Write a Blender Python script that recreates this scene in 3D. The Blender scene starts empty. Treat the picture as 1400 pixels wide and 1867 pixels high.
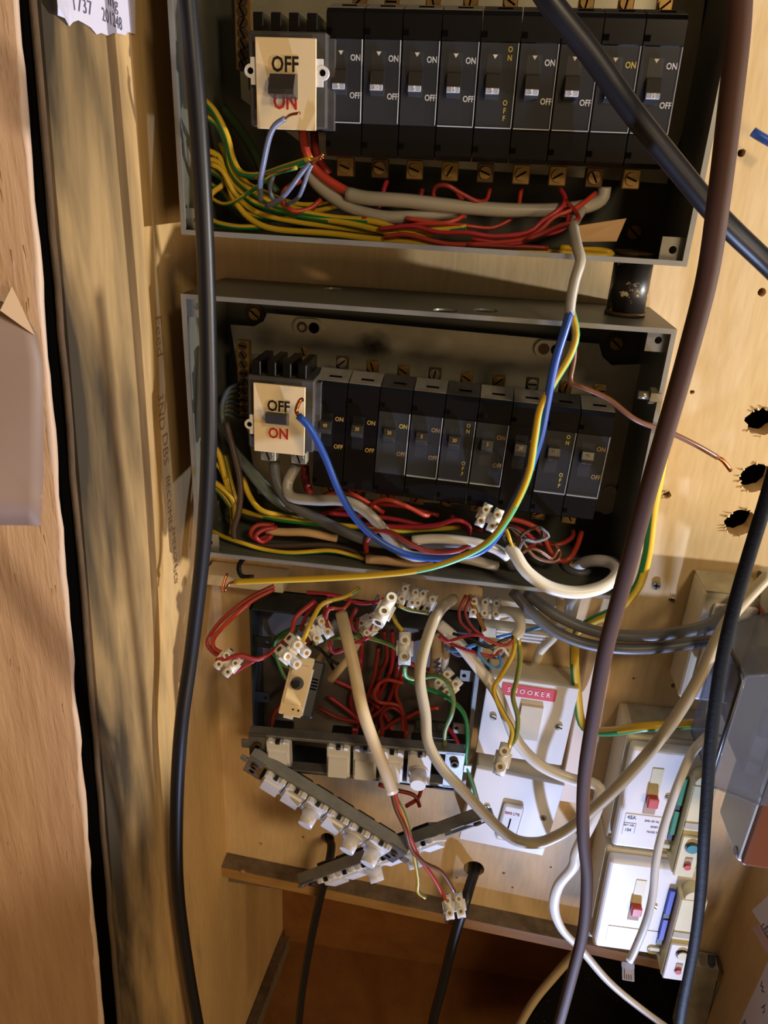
import bpy, bmesh, math, random
from mathutils import Vector, Matrix, Quaternion, noise
random.seed(7)
S = bpy.context.scene
COL = S.collection
# ------------------------------------------------------------------ camera
FOC = 1350.0; CX, CY = 700.0, 933.5
CAM = Vector((0, -0.65, 0))
_d = Vector((540 - CX, 3900 - CY, FOC)).normalized()
_x = -Vector((-13700, -1450, FOC)); _x = (_x - _x.dot(_d) * _d).normalized()
_z = -_d; _y = _z.cross(_x)
R = Matrix((_x, _y, _z))                       # image axes (right, down, forward) -> world
cd = bpy.data.cameras.new('camera'); cam = bpy.data.objects.new('camera', cd); COL.objects.link(cam)
cd.sensor_fit = 'VERTICAL'; cd.sensor_height = 24; cd.sensor_width = 18; cd.lens = 24 * FOC / 1867
cd.clip_start = 0.01
r_, u_, f_ = R @ Vector((1, 0, 0)), R @ Vector((0, -1, 0)), R @ Vector((0, 0, 1))
cam.matrix_world = Matrix(((r_.x, u_.x, -f_.x, CAM.x), (r_.y, u_.y, -f_.y, CAM.y), (r_.z, u_.z, -f_.z, CAM.z), (0, 0, 0, 1)))
S.camera = cam
# ------------------------------------------------------------------ world, lamps, exposure
W = bpy.data.worlds.new('room'); S.world = W; W.use_nodes = True
W.node_tree.nodes['Background'].inputs[0].default_value = (1.0, 0.66, 0.34, 1)
W.node_tree.nodes['Background'].inputs[1].default_value = 0.08

def lamp(name, kind, loc, power, color, size, target=None, cone=None, blend=0.3):
    l = bpy.data.lights.new(name, kind); l.energy = power; l.color = color
    if kind == 'AREA': l.size = size
    else: l.shadow_soft_size = size
    if cone: l.spot_size = math.radians(cone); l.spot_blend = blend
    o = bpy.data.objects.new(name, l); o.location = loc; COL.objects.link(o)
    if target is not None:
        o.rotation_euler = (Vector(target) - Vector(loc)).to_track_quat('-Z', 'Y').to_euler()
    return o
lamp('torch', 'SPOT', (0.37, -0.56, -1.60), 115.0, (0.50, 0.62, 1.0), 0.012, (0.0, 0.0, 0.15), 38, 1.0)
lamp('work_lamp', 'SPOT', (1.10, -0.25, -0.20), 62.0, (1.0, 0.97, 0.92), 0.012, (-0.20, -0.10, -0.08), 42, 0.35)
lamp('room_lamp', 'AREA', (1.15, -1.45, -0.60), 10.5, (1.0, 0.70, 0.40), 0.5, (-0.1, 0, -0.6))
lamp('ceiling_lamp', 'AREA', (0.50, -1.05, 0.50), 5.0, (1.0, 0.78, 0.50), 0.16, (-0.2, 0, -0.6))
S.view_settings.view_transform = 'Standard'; S.view_settings.look = 'None'
S.view_settings.gamma = 1; S.view_settings.exposure = 0.0; S.view_settings.use_curve_mapping = False

# ------------------------------------------------------------------ helpers
def ray(px, py): return R @ Vector(((px - CX) / FOC, (py - CY) / FOC, 1.0))
def P(px, py, y):
    v = ray(px, py); return CAM + v * ((y - CAM.y) / v.y)
def PX(px, py, X):
    v = ray(px, py); return CAM + v * ((X - CAM.x) / v.x)
def depth(p): return (p - CAM).dot(f_)

def lin(h):
    c = [int(h[i:i + 2], 16) / 255 for i in (0, 2, 4)]
    return tuple(x / 12.92 if x <= .04045 else ((x + .055) / 1.055) ** 2.4 for x in c) + (1,)

MATS = {}
def mat(name, hexc, rough=0.5, metal=0.0, noise_amt=0.0, noise_scale=60, stretch=(1, 1, 1), bump=0.0, hex2=None, spec=0.5, trans=0, coat=0, detail=5):
    if name in MATS: return MATS[name]
    m = bpy.data.materials.new(name); m.use_nodes = True; nt = m.node_tree; b = nt.nodes['Principled BSDF']
    b.inputs['Base Color'].default_value = lin(hexc); b.inputs['Roughness'].default_value = rough
    b.inputs['Metallic'].default_value = metal; b.inputs['Specular IOR Level'].default_value = spec
    b.inputs['Coat Weight'].default_value = coat
    if trans: b.inputs['Transmission Weight'].default_value = trans
    if noise_amt or bump:
        tc = nt.nodes.new('ShaderNodeTexCoord'); mp = nt.nodes.new('ShaderNodeMapping'); n = nt.nodes.new('ShaderNodeTexNoise')
        mp.inputs['Scale'].default_value = stretch; n.inputs['Scale'].default_value = noise_scale; n.inputs['Detail'].default_value = detail
        n.inputs['Roughness'].default_value = 0.65
        nt.links.new(tc.outputs['Object'], mp.inputs[0]); nt.links.new(mp.outputs[0], n.inputs[0])
        if noise_amt:
            rp = nt.nodes.new('ShaderNodeValToRGB'); rp.color_ramp.elements[0].position = .35; rp.color_ramp.elements[1].position = .68
            c1 = lin(hexc); c2 = lin(hex2) if hex2 else tuple(x * .5 for x in c1[:3]) + (1,)
            c2 = tuple(c1[i] * (1 - noise_amt) + c2[i] * noise_amt for i in range(3)) + (1,)
            rp.color_ramp.elements[0].color = c2; rp.color_ramp.elements[1].color = c1
            nt.links.new(n.outputs[0], rp.inputs[0]); nt.links.new(rp.outputs[0], b.inputs['Base Color'])
        if bump:
            bp = nt.nodes.new('ShaderNodeBump'); bp.inputs['Strength'].default_value = bump; bp.inputs['Distance'].default_value = .002
            nt.links.new(n.outputs[0], bp.inputs['Height']); nt.links.new(bp.outputs[0], b.inputs['Normal'])
    MATS[name] = m
    return m

def wood(name, c1, c2, c3, stretch, grain=9, bump=.12, rough=.6, dirt=None):
    """plywood: soft long figure + fine grain + optional grimy stain band (world Y position)"""
    m = bpy.data.materials.new(name); m.use_nodes = True; nt = m.node_tree; b = nt.nodes['Principled BSDF']; L = nt.links.new
    b.inputs['Roughness'].default_value = rough
    tc = nt.nodes.new('ShaderNodeTexCoord')
    def nz(sc, st, det=4, dist=0):
        mp = nt.nodes.new('ShaderNodeMapping'); mp.inputs['Scale'].default_value = st
        n = nt.nodes.new('ShaderNodeTexNoise'); n.inputs['Scale'].default_value = sc; n.inputs['Detail'].default_value = det; n.inputs['Distortion'].default_value = dist
        L(tc.outputs['Object'], mp.inputs[0]); L(mp.outputs[0], n.inputs[0]); return n
    n1 = nz(grain, stretch, 5, 1.2); n2 = nz(grain * 14, stretch, 3)
    r1 = nt.nodes.new('ShaderNodeValToRGB'); e = r1.color_ramp.elements
    e[0].position = .3; e[0].color = lin(c2); e[1].position = .66; e[1].color = lin(c1)
    n1.inputs['Distortion'].default_value = .5; L(n1.outputs[0], r1.inputs[0])
    mx = nt.nodes.new('ShaderNodeMix'); mx.data_type = 'RGBA'; mx.blend_type = 'MULTIPLY'
    r2 = nt.nodes.new('ShaderNodeValToRGB'); e = r2.color_ramp.elements
    e[0].position = .3; e[0].color = (.87, .84, .79, 1); e[1].position = .62; e[1].color = (1, 1, 1, 1)
    L(n2.outputs[0], r2.inputs[0]); mx.inputs[0].default_value = .75
    L(r1.outputs[0], mx.inputs[6]); L(r2.outputs[0], mx.inputs[7]); out = mx.outputs[2]
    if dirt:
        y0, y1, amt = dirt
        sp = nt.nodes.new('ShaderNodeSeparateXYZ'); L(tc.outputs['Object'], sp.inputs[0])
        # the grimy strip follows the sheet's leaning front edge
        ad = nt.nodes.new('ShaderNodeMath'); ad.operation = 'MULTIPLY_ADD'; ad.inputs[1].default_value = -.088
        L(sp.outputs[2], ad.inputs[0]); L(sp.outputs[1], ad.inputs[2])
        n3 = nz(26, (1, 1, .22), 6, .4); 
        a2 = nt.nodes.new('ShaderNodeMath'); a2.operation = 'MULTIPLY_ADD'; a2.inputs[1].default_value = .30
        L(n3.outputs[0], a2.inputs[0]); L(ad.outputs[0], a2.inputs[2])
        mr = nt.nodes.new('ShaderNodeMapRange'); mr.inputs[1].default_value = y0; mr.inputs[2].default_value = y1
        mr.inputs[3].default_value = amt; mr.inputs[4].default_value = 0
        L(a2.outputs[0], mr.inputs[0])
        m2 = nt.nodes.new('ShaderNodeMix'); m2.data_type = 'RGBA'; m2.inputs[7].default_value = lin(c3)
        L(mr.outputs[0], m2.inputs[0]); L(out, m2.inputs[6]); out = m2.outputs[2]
    L(out, b.inputs['Base Color'])
    bp = nt.nodes.new('ShaderNodeBump'); bp.inputs['Strength'].default_value = bump; bp.inputs['Distance'].default_value = .001
    L(n2.outputs[0], bp.inputs['Height']); L(bp.outputs[0], b.inputs['Normal'])
    MATS[name] = m; return m

class MB:
    def __init__(s): s.bm = bmesh.new(); s.mats = []
    def mi(s, m):
        if m not in s.mats: s.mats.append(m)
        return s.mats.index(m)
    def _fin(s, verts, m, M, smooth=False):
        i = s.mi(m)
        if M is not None: bmesh.ops.transform(s.bm, matrix=M, verts=verts)
        fs = {f for v in verts for f in v.link_faces}
        for f in fs: f.material_index = i; f.smooth = smooth
    def box(s, lo, hi, m, M=None, bev=0, seg=1):
        lo, hi = Vector(lo), Vector(hi); c = (lo + hi) / 2; d = hi - lo
        r = bmesh.ops.create_cube(s.bm, size=1, matrix=Matrix.Translation(c) @ Matrix.Diagonal((abs(d.x), abs(d.y), abs(d.z), 1)))
        vs = r['verts']
        if bev:
            es = list({e for v in vs for e in v.link_edges})
            q = bmesh.ops.bevel(s.bm, geom=es, offset=bev, segments=seg, affect='EDGES', profile=.5)
            vs = list({v for f in q['faces'] for v in f.verts} | {v for v in vs if v.is_valid})
            vs = list({w for v in vs for f in v.link_faces for w in f.verts})
        s._fin(vs, m, M)
    def cyl(s, a, b, r1, m, r2=None, seg=14, M=None, smooth=True):
        a, b = Vector(a), Vector(b); d = b - a
        q = d.to_track_quat('Z', 'Y').to_matrix().to_4x4()
        r = bmesh.ops.create_cone(s.bm, cap_ends=True, segments=seg, radius1=r1, radius2=r1 if r2 is None else r2, depth=d.length, matrix=Matrix.Translation((a + b) / 2) @ q)
        s._fin(r['verts'], m, M)
        if smooth:
            for f in {f for v in r['verts'] for f in v.link_faces}:
                f.smooth = len(f.verts) == 4
    def prism(s, pts, ax, lo, hi, m, M=None):
        """2D outline extruded along axis ax; pts are the two remaining coords in xyz order"""
        def mk(p, t):
            c = list(p); c.insert(ax, t); return s.bm.verts.new(c)
        A = [mk(p, lo) for p in pts]; B = [mk(p, hi) for p in pts]; n = len(pts)
        s.bm.faces.new(A); s.bm.faces.new(B[::-1])
        for k in range(n): s.bm.faces.new((A[k], B[k], B[(k + 1) % n], A[(k + 1) % n]))
        s._fin(A + B, m, M)
    def hexa(s, q1, q2, m):
        A = [s.bm.verts.new(p) for p in q1]; B = [s.bm.verts.new(p) for p in q2]
        s.bm.faces.new(A); s.bm.faces.new(B[::-1])
        n = len(A)
        for k in range(n): s.bm.faces.new((A[k], B[k], B[(k + 1) % n], A[(k + 1) % n]))
        s._fin(A + B, m, None)
    def sphere(s, c, r, m, M=None, sc=(1, 1, 1)):
        q = bmesh.ops.create_uvsphere(s.bm, u_segments=10, v_segments=7, radius=r, matrix=Matrix.Translation(c) @ Matrix.Diagonal((*sc, 1)))
        s._fin(q['verts'], m, M, True)
    def tube(s, pts, r, m, seg=8, m2=None, flat=1.0, twist=.6, phase=0.0):
        """round (or flat, flat<1) cable through points; m2 is a stripe along one side"""
        n = len(pts); T = [(pts[min(i + 1, n - 1)] - pts[max(i - 1, 0)]).normalized() for i in range(n)]
        N = T[0].orthogonal().normalized()
        w = (CAM - pts[0]); N = (w - w.dot(T[0]) * T[0]).normalized()
        rings = []; i1 = s.mi(m); i2 = s.mi(m2) if m2 else i1
        for i in range(n):
            if i:
                q = T[i - 1].rotation_difference(T[i]); N = (q @ N).normalized()
            B = T[i].cross(N)
            rr = r[i] if isinstance(r, (list, tuple)) else r
            rings.append([s.bm.verts.new(pts[i] + (N * math.cos(a) * flat + B * math.sin(a)) * rr) for a in (2 * math.pi * k / seg for k in range(seg))])
        for i in range(n - 1):
            ph = phase + twist * .5 * math.sin(i * .11)
            for k in range(seg):
                f = s.bm.faces.new((rings[i][k], rings[i][(k + 1) % seg], rings[i + 1][(k + 1) % seg], rings[i + 1][k]))
                f.smooth = True
                a = (2 * math.pi * (k + .5) / seg + ph) % (2 * math.pi)
                f.material_index = i2 if (m2 and a < 2 * math.pi * .36) else i1
        for rg in (rings[0][::-1], rings[-1]):
            f = s.bm.faces.new(rg); f.material_index = i1
    def text(s, body, size, m, M, bold=.0, th=.00015, align='CENTER'):
        c = bpy.data.curves.new('t', 'FONT'); c.body = body; c.size = size; c.align_x = align; c.align_y = 'CENTER'
        c.offset = bold * size; c.extrude = th; c.resolution_u = 2
        o = bpy.data.objects.new('t', c); me = bpy.data.meshes.new_from_object(o)
        me.transform(M); i = s.mi(m); n0 = len(s.bm.faces)
        s.bm.from_mesh(me); s.bm.faces.ensure_lookup_table()
        for k in range(n0, len(s.bm.faces)): s.bm.faces[k].material_index = i
        bpy.data.objects.remove(o); bpy.data.curves.remove(c); bpy.data.meshes.remove(me)
    def obj(s, name, parent=None, center=False):
        bmesh.ops.recalc_face_normals(s.bm, faces=s.bm.faces)
        me = bpy.data.meshes.new(name)
        loc = Vector((0, 0, 0))
        if center and len(s.bm.verts):
            s.bm.verts.ensure_lookup_table()
            loc = Vector(s.bm.verts[0].co); bmesh.ops.translate(s.bm, vec=-loc, verts=s.bm.verts)
        s.bm.to_mesh(me); s.bm.free()
        for m in s.mats: me.materials.append(m)
        o = bpy.data.objects.new(name, me); COL.objects.link(o); o.location = loc
        if parent: o.parent = parent; 
        return o
LABELS = {}
def tag(o, label, cat, group=None):
    if label in LABELS and not group: print('DUP LABEL', label)
    LABELS[label] = 1
    o['label'] = label; o['category'] = cat
    if group: o['group'] = group
    return o
def thing(name, label, cat, M=None, group=None):
    o = bpy.data.objects.new(name, None); COL.objects.link(o); o.empty_display_size = .01
    if M is not None: o.matrix_world = M
    return tag(o, label, cat, group)
def copy_tree(o, parent=None):
    c = o.copy(); COL.objects.link(c)
    if parent: c.parent = parent
    for ch in list(o.children): copy_tree(ch, c)
    return c
def frame(o, x, ny):
    """local frame: x axis, y axis pointing away from the viewer (into the wall)"""
    x = Vector(x).normalized(); y = Vector(ny); y = (y - y.dot(x) * x).normalized(); z = x.cross(y)
    return Matrix(((x.x, y.x, z.x, o[0]), (x.y, y.y, z.y, o[1]), (x.z, y.z, z.z, o[2]), (0, 0, 0, 1)))
def facing(px, py, y, ang, tilt=0, yaw=0):
    """a frame at a point, its x axis turned ang degrees in the view, front turned to the viewer"""
    p = P(px, py, y); v = ray(px, py).normalized(); rt = (r_ - r_.dot(v) * v).normalized(); dn = v.cross(rt)
    a = math.radians(ang); x = rt * math.cos(a) + dn * math.sin(a)
    M = frame(p, x, v)
    return M @ Matrix.Rotation(math.radians(tilt), 4, 'X') @ Matrix.Rotation(math.radians(yaw), 4, 'Z')
def TX(x, z, y=-.0003, rot=0, sx=.84):
    """text placement on a local front face"""
    return Matrix.Translation((x, y, z)) @ Matrix.Rotation(math.pi / 2, 4, 'X') @ Matrix.Rotation(rot, 4, 'Z') @ Matrix.Diagonal((sx, 1, 1, 1))
def spline(c, n=8):
    out = []
    for i in range(len(c) - 1):
        p0 = c[i - 1] if i else c[0] * 2 - c[1]; p1, p2 = c[i], c[i + 1]
        p3 = c[i + 2] if i + 2 < len(c) else c[-1] * 2 - c[-2]
        k = max(3, min(n, int((p2 - p1).length / .004)))
        for j in range(k):
            t = j / k
            out.append(.5 * ((2 * p1) + (p2 - p0) * t + (2 * p0 - 5 * p1 + 4 * p2 - p3) * t * t + (3 * p1 - p0 - 3 * p2 + p3) * t ** 3))
    out.append(c[-1]); return out
def path(pts):
    o = []; y = -.05
    for p in pts:
        if len(p) > 2: y = p[2]
        o.append(P(p[0], p[1], y))
    # interpolate depth where it was left out
    k = [i for i, p in enumerate(pts) if len(p) > 2]
    for a, b in zip(k, k[1:]):
        for i in range(a + 1, b):
            t = (i - a) / (b - a); o[i] = P(pts[i][0], pts[i][1], pts[a][2] * (1 - t) + pts[b][2] * t)
    return o

# ------------------------------------------------------------------ materials
M_ply = wood('plywood', 'dfc496', 'd4b482', '6a5a40', (2.2, 1, .35), 7)
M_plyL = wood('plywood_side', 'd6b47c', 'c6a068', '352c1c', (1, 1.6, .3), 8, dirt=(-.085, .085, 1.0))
M_plyR = wood('plywood_right', 'd8bc8c', 'c8a875', '6a5a40', (1, 1.5, .3), 6)
M_low = wood('hardboard_back', '8a5a28', '7a4c20', '3a2a18', (1, 1, 1), 20)
M_rail = wood('rough_batten', 'b48a50', '8a6438', '4a3a28', (.25, 1.5, 2), 12)
M_dusty = mat('dusty_wood', '7a6a55', .9, 0, .6, 80, hex2='4a3c2c')
M_door = mat('brown_door_paint', 'a8835f', .42, 0, .7, 11, (6, 6, .3), 1.0, hex2='8c6745')
M_dooredge = mat('torchlit_door_edge', 'cdb49c', .5, 0, .5, 30, (1, 1, .25), .5, hex2='a8846a')  # pale colour paints in the torch catching the rounded edge
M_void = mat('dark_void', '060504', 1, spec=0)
M_fray = mat('raw_board_edge', '5a4630', .95, 0, .7, 120, (1, 1, .3), .6)
M_steel = mat('grey_enamel_steel', '6c6c60', .42, .25, .35, 26, hex2='4c4a3e')
M_steeli = mat('olive_enamel_inside', '4a483c', .5, .2, .35, 24, hex2='302e24')
M_zinc = mat('dull_zinc', 'b7b09a', .38, .55, .5, 22, hex2='8a7c5c')
M_galv = mat('galvanised_steel', '9c9c98', .4, .75, .5, 60, hex2='6c6c70')
M_rim = mat('worn_rim_steel', 'b0aea4', .35, .6, .3, 40)
M_scorch = mat('scorched_patch', '2a1c0c', .9, 0, .7, 60)
M_brass = mat('tarnished_brass', 'a5824a', .4, .75, .5, 90, hex2='5a4426')
M_brassd = mat('dark_brass', '4c3820', .6, .5)
M_screw = mat('dull_screw', 'b8ae98', .35, .8, .3, 120)
M_slot = mat('screw_slot', '070504', .95, spec=.05)
M_bake = mat('black_bakelite', '110d0c', .3, 0, .4, 50, hex2='0d0a09', spec=.35)
M_bake2 = mat('dusty_black_bakelite', '4a4642', .75, 0, .7, 40, hex2='2a2624')
M_dust = mat('grey_dust', '8d877a', .95, 0, .5, 70, hex2='5d584e')
M_black = mat('black_plastic', '100f10', .4)
M_tog = mat('dark_toggle', '3a3836', .3, 0, .3, 80)
M_togtip = mat('lit_toggle_tip', 'a8aab4', .3)  # pale tip paints in the light on the lever's underside
M_cream = mat('cream_faceplate', 'e9cf9f', .5, 0, .15, 20)
M_white = mat('white_plastic', 'e4e2e0', .32, 0, .06, 15)
M_ivory = mat('aged_white_plastic', 'd9d0b8', .4, 0, .3, 25, hex2='b3a585')
M_yel = mat('yellowed_plastic', 'd8cfa4', .4, 0, .3, 40, hex2='b9a878')
M_dirt = mat('grubby_white_plastic', 'b9b39c', .7, 0, .6, 60, hex2='8a8068')
M_nylon = mat('white_nylon', 'ece9df', .35, spec=.6)
M_clear = None
M_red = mat('red_pvc', 'b03a28', .4); M_dred = mat('dark_red_pvc', '8e2a24', .42); M_crim = mat('crimson_pvc', 'a82a34', .38)
M_yw = mat('yellow_pvc', 'd2ab28', .38); M_gn = mat('green_pvc', '1f7a3c', .38); M_lgn = mat('pale_green_pvc', '5fae72', .38)
M_ol = mat('olive_green_pvc', '6f7a32', .45)
M_blue = mat('blue_pvc', '2f55b0', .32); M_lblue = mat('light_blue_pvc', '4f8fd0', .35)
M_brown = mat('brown_pvc', '6b3d22', .38); M_dbrown = mat('brown_flex', '452409', .75, 0, .35, 30, (1, 1, .4))
M_grey = mat('grey_pvc', 'a09a8e', .4); M_dgrey = mat('dark_grey_pvc', '5b5c5e', .42); M_slate = mat('slate_pvc', '4d5a60', .42); M_bgrey = mat('blue_grey_pvc', '6e7388', .32)
M_wpvc = mat('white_pvc', 'e2ded4', .3); M_cpvc = mat('cream_pvc', 'c9b28a', .45); M_tan = mat('tan_tape', 'd0a878', .6)
M_bcab = mat('black_cable', '131217', .42, 0, 0, 60, bump=.05); M_bflex = mat('matt_black_flex', '0b0a09', .7, 0, 0, 200, bump=.25, spec=.2)
M_copper = mat('bare_copper', 'c9784a', .25, 1)
M_paper = mat('white_paper', 'd7d3e4', .7, 0, .12, 12); M_bpaper = mat('aged_paper', '846c5e', .55, 0, .3, 7, hex2='705a4e'); M_bpaper2 = mat('paper_back', 'b08f68', .5)
M_ink = mat('blue_black_ink', '56526a', .7); M_pencil = mat('pencil_line', '7a5a36', .9)
M_tred = mat('red_print', 'b0241c', .5); M_tblk = mat('black_print', '17140f', .5); M_twht = mat('white_print', 'e8e6e0', .5); M_tyel = mat('yellow_print', 'd8c23a', .5); M_tor = mat('tan_print', 'a8843c', .5)
M_dymo = mat('red_embossed_tape', 'd0404a', .35); M_greenp = mat('green_carrier_plastic', '2f8a5c', .35); M_bluep = mat('blue_carrier_plastic', '3544b8', .35)
M_tealb = mat('teal_button', '4a8f96', .3); M_redp = mat('red_lever_plastic', 'c04038', .35); M_pink = mat('pink_print', 'c0606c', .5)
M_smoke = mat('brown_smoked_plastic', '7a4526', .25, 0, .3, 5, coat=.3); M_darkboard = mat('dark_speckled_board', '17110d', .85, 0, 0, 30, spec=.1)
M_greyside = mat('pale_grey_enclosure', 'c9c8c2', .45, 0, .15, 12)
M_paint = mat('black_chipped_paint', '1a1613', .4, 0, 1.0, 55, hex2='1a1613')
def glass(name, tint, alpha, rough=.08, base=(.55, .57, .62, 1)):
    m = bpy.data.materials.new(name); m.use_nodes = True; nt = m.node_tree; nt.nodes.clear()
    o = nt.nodes.new('ShaderNodeOutputMaterial'); t = nt.nodes.new('ShaderNodeBsdfTransparent'); g = nt.nodes.new('ShaderNodeBsdfPrincipled')
    t.inputs[0].default_value = tint; g.inputs['Base Color'].default_value = (.55, .57, .62, 1); g.inputs['Roughness'].default_value = rough
    x = nt.nodes.new('ShaderNodeMixShader'); x.inputs[0].default_value = alpha
    nt.links.new(t.outputs[0], x.inputs[1]); nt.links.new(g.outputs[0], x.inputs[2]); g.inputs['Base Color'].default_value = base
    nt.links.new(x.outputs[0], o.inputs[0])
    return m
M_clear = glass('clear_plastic_shield', (.98, .98, .98, 1), .03, .12)
M_cover = glass('smoky_clear_cover', (.78, .80, .84, 1), .12, .08)
M_edge = glass('lit_shield_edge', (.95, .95, .95, 1), .5, .2, (.85, .87, .9, 1))  # whiter frosted edge paints in the light the shields catch
M_rj = glass('clear_plug_plastic', (.92, .95, 1, 1), .5, .1, (.9, .92, 1, 1))
def chipped():
    m = MATS['black_chipped_paint']; rp = [n for n in m.node_tree.nodes if n.type == 'VALTORGB'][0]
    e = rp.color_ramp.elements; e[0].position = .57; e[0].color = lin('1a1613'); e[1].position = .6; e[1].color = lin('b8a888')
chipped()
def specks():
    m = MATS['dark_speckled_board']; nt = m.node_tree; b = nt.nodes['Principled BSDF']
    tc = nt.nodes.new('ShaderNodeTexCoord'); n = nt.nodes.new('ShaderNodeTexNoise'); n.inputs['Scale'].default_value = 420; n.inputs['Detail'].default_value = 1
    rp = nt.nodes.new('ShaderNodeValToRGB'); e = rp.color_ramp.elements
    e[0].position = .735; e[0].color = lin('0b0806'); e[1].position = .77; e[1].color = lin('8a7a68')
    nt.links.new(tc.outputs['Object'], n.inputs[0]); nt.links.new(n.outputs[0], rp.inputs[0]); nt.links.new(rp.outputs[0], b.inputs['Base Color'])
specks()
# ------------------------------------------------------------------ structure
def struct(o): o['kind'] = 'structure'; return o
def holed_panel(name, outline, holes, th, m, M, parent=None):
    """flat sheet with round holes: outline and holes in local x/z"""
    c = bpy.data.curves.new(name, 'CURVE'); c.dimensions = '2D'; c.fill_mode = 'BOTH'; c.extrude = th / 2
    def add(pts):
        s = c.splines.new('POLY'); s.points.add(len(pts) - 1); s.use_cyclic_u = True
        for q, p in zip(s.points, pts): q.co = (p[0], p[1], 0, 1)
    add(outline)
    for h in holes: add(h)
    o = bpy.data.objects.new('tmp', c); me = bpy.data.meshes.new_from_object(o); bpy.data.objects.remove(o); bpy.data.curves.remove(c)
    me.transform(M @ Matrix.Translation((0, th / 2, 0)) @ Matrix.Rotation(math.pi / 2, 4, 'X'))
    me.materials.clear(); me.materials.append(m)
    o = bpy.data.objects.new(name, me); COL.objects.link(o)
    if parent: o.parent = parent
    return o
def ring(cx, cz, r, n=20, jag=0, ez=1):
    return [(cx + math.cos(2 * math.pi * k / n) * r * (1 + random.uniform(-jag, jag)), cz + math.sin(2 * math.pi * k / n) * r * ez * (1 + random.uniform(-jag, jag))) for k in range(n)]
XL, XR = -.249, .366
hol = []
for px, py, r, j in ((1388, 770, .0125, .2), (1378, 872, .0135, .1), (1350, 953, .0135, .1), (597, 1528, .0085, .02), (864, 1584, .0125, .02), (1352, 279, .003, .1), (1389, 533, .0034, .1), (1216, 902, .0035, .2), (1225, 1095, .0035, .2), (1276, 1055, .002, .1), (1155, 1237, .0015, 0), (1228, 1250, .0028, .2), (832, 1600, .0018, .1), (918, 1592, .002, .1), (934, 1618, .0015, .1), (1004, 1581, .0015, .1), (552, 1526, .002, .2), (474, 1538, .0025, .2), (1262, 715, .002, .2), (1199, 1067, .0, 0)):
    if r:
        p = P(px, py, 0); hol.append(ring(p.x, p.z, r, 22 if r > .006 else 10, j))
wb = holed_panel('wall_back', [(XL, .32), (.42, .32), (.42, -.50), (XR, -.52), (XR, -.846), (XL, -.812)], hol, .018, M_ply, Matrix.Identity(4)); struct(wb)
mb = MB(); mb.box((-.27, .0185, -.86), (.43, .022, .33), M_void); struct(mb.obj('hole_shade'))  # black sheet standing in for the shade inside the holes
# left side panel: front edge leans as in the photograph
a0, a1 = PX(74, 0, XL), PX(226, 1867, XL); sl = (a1 - a0) / (a1.z - a0.z)
def fe(z): q = a0 + sl * (z - a0.z); return q.y
zt, zb = .34, -1.42
mb = MB(); t = .015
mb.prism([(fe(zt), zt), (.3, zt), (.3, zb), (fe(zb), zb)], 0, XL - t, XL, M_plyL); wl = struct(mb.obj('wall_left'))
mb = MB(); n = 60; ps = []
for k in range(n + 1):
    z = zt + (zb - zt) * k / n; ps.append(Vector((XL - .004 + random.uniform(-.0006, .0006), fe(z) - .0005, z)))
mb.tube(ps, .0024, M_fray, 6); struct(mb.obj('trim_2'))
# brown painted door beside it, dark gap between, torch-lit edge painted pale
b0, b1 = PX(46, 0, XL - .004), PX(196, 1867, XL - .004); dv = (b1 - b0) / (b1.z - b0.z)
def de(z): return b0 + dv * (z - b0.z)
out = Vector((-.80, -.60, 0)).normalized(); back = Vector((-.60, .80, 0))
door = thing('cupboard_door', 'open brown painted cupboard door with drips at the left edge', 'door', Matrix.Identity(4))
mb = MB(); T_, B_ = de(zt), de(zb)
q = [T_, T_ + out * .3, B_ + out * .3, B_]
q = [v + out * .006 for v in (q[0],)] + [q[1], q[2]] + [q[3] + out * .006]
mb.hexa(q, [v + back * .035 for v in q], M_door); mb.obj('door_leaf', door)
mb = MB(); ps = []; rr = []
for k in range(161):
    z = zt + (zb - zt) * k / 160; w = .0032 + .0016 * noise.noise(Vector((z * 22, 3, 0))) + .0008 * noise.noise(Vector((z * 120, 9, 0)))
    ps.append(de(z) + out * .0055 + back * .003 + out * .0012 * noise.noise(Vector((z * 30, 0, 5)))); rr.append(w)
mb.tube(ps, rr, M_dooredge, 8); mb.obj('door_edge', door)
mb = MB()                                                      # runs and drips in the paint
for k in range(90):
    z = random.uniform(.1, -.95); u = random.uniform(.012, .13) if k > 18 else random.uniform(.009, .022); L = random.uniform(.03, .10)
    c = de(z) + out * u - back * .0003
    pts = [c + Vector((0, 0, -L * i / 5)) + out * .0012 * noise.noise(Vector((k, i * .5, 0))) for i in range(6)]
    mb.tube(pts, [.0002, .0007, .0010, .0010, .0014, .0003], M_door, 6, flat=.7)
o = mb.obj('paint_drips', door); o['kind'] = 'stuff'
mb = MB(); mb.prism([(de(zt).y + .0005, zt), (fe(zt) - .0005, zt), (fe(zb) - .0005, zb), (de(zb).y + .0005, zb)], 0, XL - .03, XL - .0065, M_void)  # black filler that paints in the shade of the gap
struct(mb.obj('gap_shade'))
# right side panel (low), lower recess
mb = MB(); mb.prism([(0.0, -.57), (0.3, -.86), (.3, -1.42), (-.34, -1.42), (-.2, -.85), (-.06, -.64)], 0, XR, XR + .015, M_plyR); struct(mb.obj('wall_right'))
mb = MB(); mb.box((XL, .262, -1.42), (XR, .28, -.80), M_low); struct(mb.obj('wall_rear'))
mb = MB(); mb.box((XL - .02, -.12, -1.335), (XR, .28, -1.32), M_low); struct(mb.obj('floor'))
mb = MB(); mb.box((XL, .0, -.845), (XR, .262, -.838), M_dusty); struct(mb.obj('ceiling'))
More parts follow.
